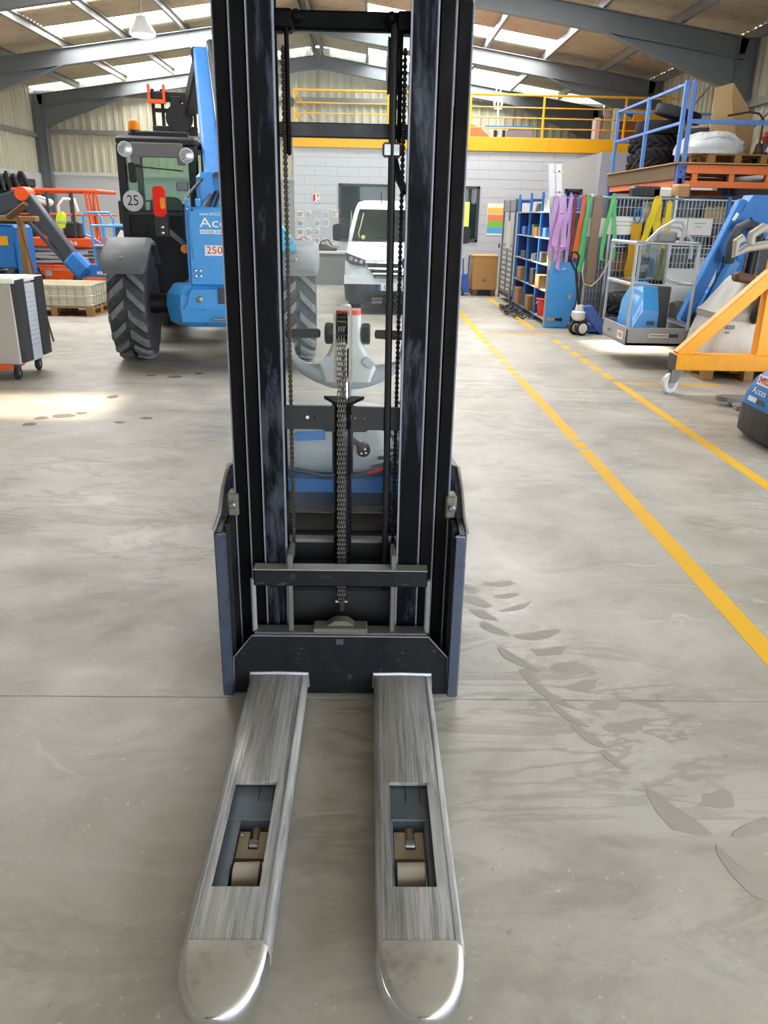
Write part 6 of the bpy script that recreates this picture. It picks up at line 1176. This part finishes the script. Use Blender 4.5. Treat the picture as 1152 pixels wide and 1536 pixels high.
# ================================================================== orange yellow gantry end frame
GA = thing('gantry_frame', 'orange yellow triangular gantry end frame on a white castor', 'gantry', (3.5, 7.5, 0))
part('bottom_beam', MB().box(2.90, 4.35, 7.42, 7.58, .235, .385, .008), AMBERY, GA); part('beam_cap', MB().box(2.885, 2.90, 7.42, 7.58, .24, .38), GREYD, GA, None)
part('diagonal_brace', MB().beam((2.95, 7.5, .36), (3.70, 7.5, 1.12), .12, .11, up=(0, 1, 0), ch=.006), AMBERY, GA); part('upright_post', MB().box(3.66, 3.78, 7.44, 7.56, .38, 2.6, .006), AMBERY, GA); part('diagonal_brace', MB().beam((4.30, 7.5, .36), (3.74, 7.5, 1.12), .12, .11, up=(0, 1, 0), ch=.006), AMBERY, GA)
for x in (2.93, 4.3):
    w = part('castor_wheel', MB().lathe([(.02, -.025), (.088, -.028), (.098, -.018), (.098, .018), (.088, .028), (.02, .025)], (x - .03, 7.5, .098), (.55, -1, 0), 24), OFFW, GA); part('wheel_hub', MB().lathe([(.02, -.034), (.05, -.03), (.05, .03), (.02, .034)], (x - .03, 7.5, .098), (.55, -1, 0), 18), GALV, w); part('castor_fork', MB().prism([(x - .05, .11), (x + .01, .11), (x + .07, .235), (x - .04, .235)], 'y', 7.44, 7.455), STEEL, GA, None)
    part('castor_fork', MB().prism([(x - .05, .11), (x + .01, .11), (x + .07, .235), (x - .04, .235)], 'y', 7.545, 7.56), STEEL, GA, None)
# ================================================================== grey scrubber drier on a pallet
pallet('wooden pallet carrying the grey cleaning machine', 3.50, 4.45, 8.15, 8.95)
SB = thing('scrubber_machine', 'grey and white floor cleaning machine strapped on a pallet behind the gantry', 'machine', (3.95, 8.5, .144)); rings = []
for z, x0, x1, y0 in ((.146, 3.50, 4.42, 8.2), (.22, 3.49, 4.44, 8.17), (.45, 3.54, 4.42, 8.2), (.62, 3.60, 4.40, 8.24)): rings.append([(x, y, z) for x, y in rrect(x0, x1, y0, 8.9, .12, 4)])
part('tank_shell', MB().loft(rings), M('scrubber white', '#cfcbc4', .45, 0, .05, 4, 0, 0, .5, '#8d8578', .3), SB, 50); rings = []
for z, x0, x1, y0 in ((.62, 3.58, 4.42, 8.2), (.68, 3.58, 4.42, 8.2), (.72, 3.64, 4.40, 8.26), (.98, 3.84, 4.38, 8.36), (1.02, 3.88, 4.34, 8.4)): rings.append([(x, y, z) for x, y in rrect(x0, x1, y0, 8.88, .1, 4)])
part('recovery_lid', MB().loft(rings), M('scrubber grey', '#9d9b96', .5, 0, .05, 4), SB, 50); part('blue_label', MB().obox((3.66, 8.172, .27), (.18, .01, .04), rotm('Y', .1)), M('pale blue label', '#9cc3df', .5), SB, None); part('print_mark', MB().box(3.68, 3.76, 8.195, 8.21, .53, .57), GREYM, SB, None); part('print_mark', MB().box(3.67, 3.71, 8.19, 8.20, .485, .505), GREYM, SB, None)
for k in range(3): part('scratch_strip', MB().box(3.95 + .05 * k, 4.12 + .05 * k, 8.165, 8.175, .24 + .08 * k, .246 + .08 * k), GREYD, SB, None)
part('suction_hose', MB().tube([(3.98, 8.3, .72), (3.96, 8.22, .62), (3.98, 8.2, .72), (4.02, 8.25, .95), (4.05, 8.3, 1.2)], .04, 9), M('brown black hose', '#40362f', .6), SB); part('hose_cuff', MB().lathe([(.05, 0), (.06, .03), (.06, .09), (.045, .11)], (3.95, 8.2, .62), (.2, -.3, 1), 12), BLACK, SB); part('leather_pouch', MB().obox((3.82, 8.32, 1.03), (.22, .14, .10), rotm('Y', .15), .03), M('brown leather', '#5a4231', .7), SB)
part('handle_hook', MB().tube([(4.16, 8.3, 1.05), (4.10, 8.28, 1.30), (3.98, 8.26, 1.36), (3.76, 8.26, 1.32), (3.66, 8.26, 1.26), (3.66, 8.26, 1.38), (3.72, 8.26, 1.42)], .042, 9), M('putty grey', '#a9a69c', .55), SB); part('handle_hook', MB().tube([(4.16, 8.3, 1.30), (3.98, 8.28, 1.50), (3.90, 8.26, 1.52), (3.80, 8.26, 1.45), (3.80, 8.26, 1.36)], .045, 9), M('putty grey', '#a9a69c'), SB); part('rear_column', MB().box(4.08, 4.30, 8.4, 8.6, .9, 1.45, .04), GREYD, SB)
wp = thing('white_panel', 'plain white panel leaning behind the blue boom arm', 'panel', (4.3, 11.2, 0)); part('sheet', MB().box(4.05, 4.75, 11.2, 11.23, .0, .95, .004), PAPER, wp); part('strip', MB().box(4.05, 4.75, 11.19, 11.2, .93, .955), OFFW, wp, None)
# ================================================================== blue and black low pallet mover at the right edge
PM = thing('pallet_mover', 'low blue and black powered pallet mover at the right edge, number 24922', 'pallet mover', (3.2, 5.7, 0)); rings = []
def pmr(z, x0, y0, y1, r=.22): return [(x, y, z) for x, y in rrect(x0, 3.75, y0, y1, r, 5)]
part('black_skirt', MB().loft([pmr(.03, 2.86, 5.34, 6.1), pmr(.06, 2.83, 5.30, 6.12), pmr(.24, 2.83, 5.30, 6.12), pmr(.27, 2.835, 5.31, 6.12)]), M('skirt black', '#2b2d2f', .5, 0, .12, 8), PM, 50); part('blue_cover', MB().loft([pmr(.27, 2.835, 5.31, 6.12), pmr(.33, 2.84, 5.32, 6.1), pmr(.46, 2.88, 5.36, 6.05), pmr(.52, 2.92, 5.40, 6.0), pmr(.545, 2.98, 5.46, 5.95)]), BLUE2, PM, 50); part('top_plate', MB().loft([pmr(.545, 2.96, 5.44, 5.96), pmr(.62, 2.98, 5.46, 5.94), pmr(.66, 3.03, 5.52, 5.9)]), BLACK, PM, 50)
RT = (PI / 2 - .25, 0, -PI / 2)
def tilt(c, sz): return MB().obox(c, sz, rotm('Y', .25))
part('number_patch', tilt((2.878, 5.74, .465), (.006, .20, .075)), PAPER, PM, None); lettering('24922', .068, (2.873, 5.74, .465), LRED, PM, rot=RT, sx=1.0)
lettering('Acces', .07, (2.852, 5.74, .385), LWHITE, PM, rot=RT, sx=1.25)
part('phone_plate', tilt((2.840, 5.80, .32), (.006, .13, .036)), M('pale plate', '#cfe0ee'), PM, None); part('dark_plate', tilt((2.840, 5.67, .32), (.006, .12, .036)), GREYD, PM, None)
PM.location.x += .05
FJ = thing('fork_jack', 'steel pallet truck forks reaching in low from the right edge behind the blue mover', 'pallet truck', (4.0, 6.8, 0))
for y in (6.62, 7.0):
    part('jack_fork', MB().prism([(3.16, y - .03), (3.22, y - .075), (4.35, y - .075), (4.35, y + .075), (3.22, y + .075), (3.16, y + .03)], 'z', .045, .085), STEEL, FJ, 30)
    part('fork_roller', MB().cyl((3.32, y - .05, .04), (3.32, y + .05, .04), .04, seg=14), OFFW, FJ)
part('fork_bridge', MB().box(4.35, 4.55, 6.5, 7.12, .04, .40, .02), BLUERACK, FJ)
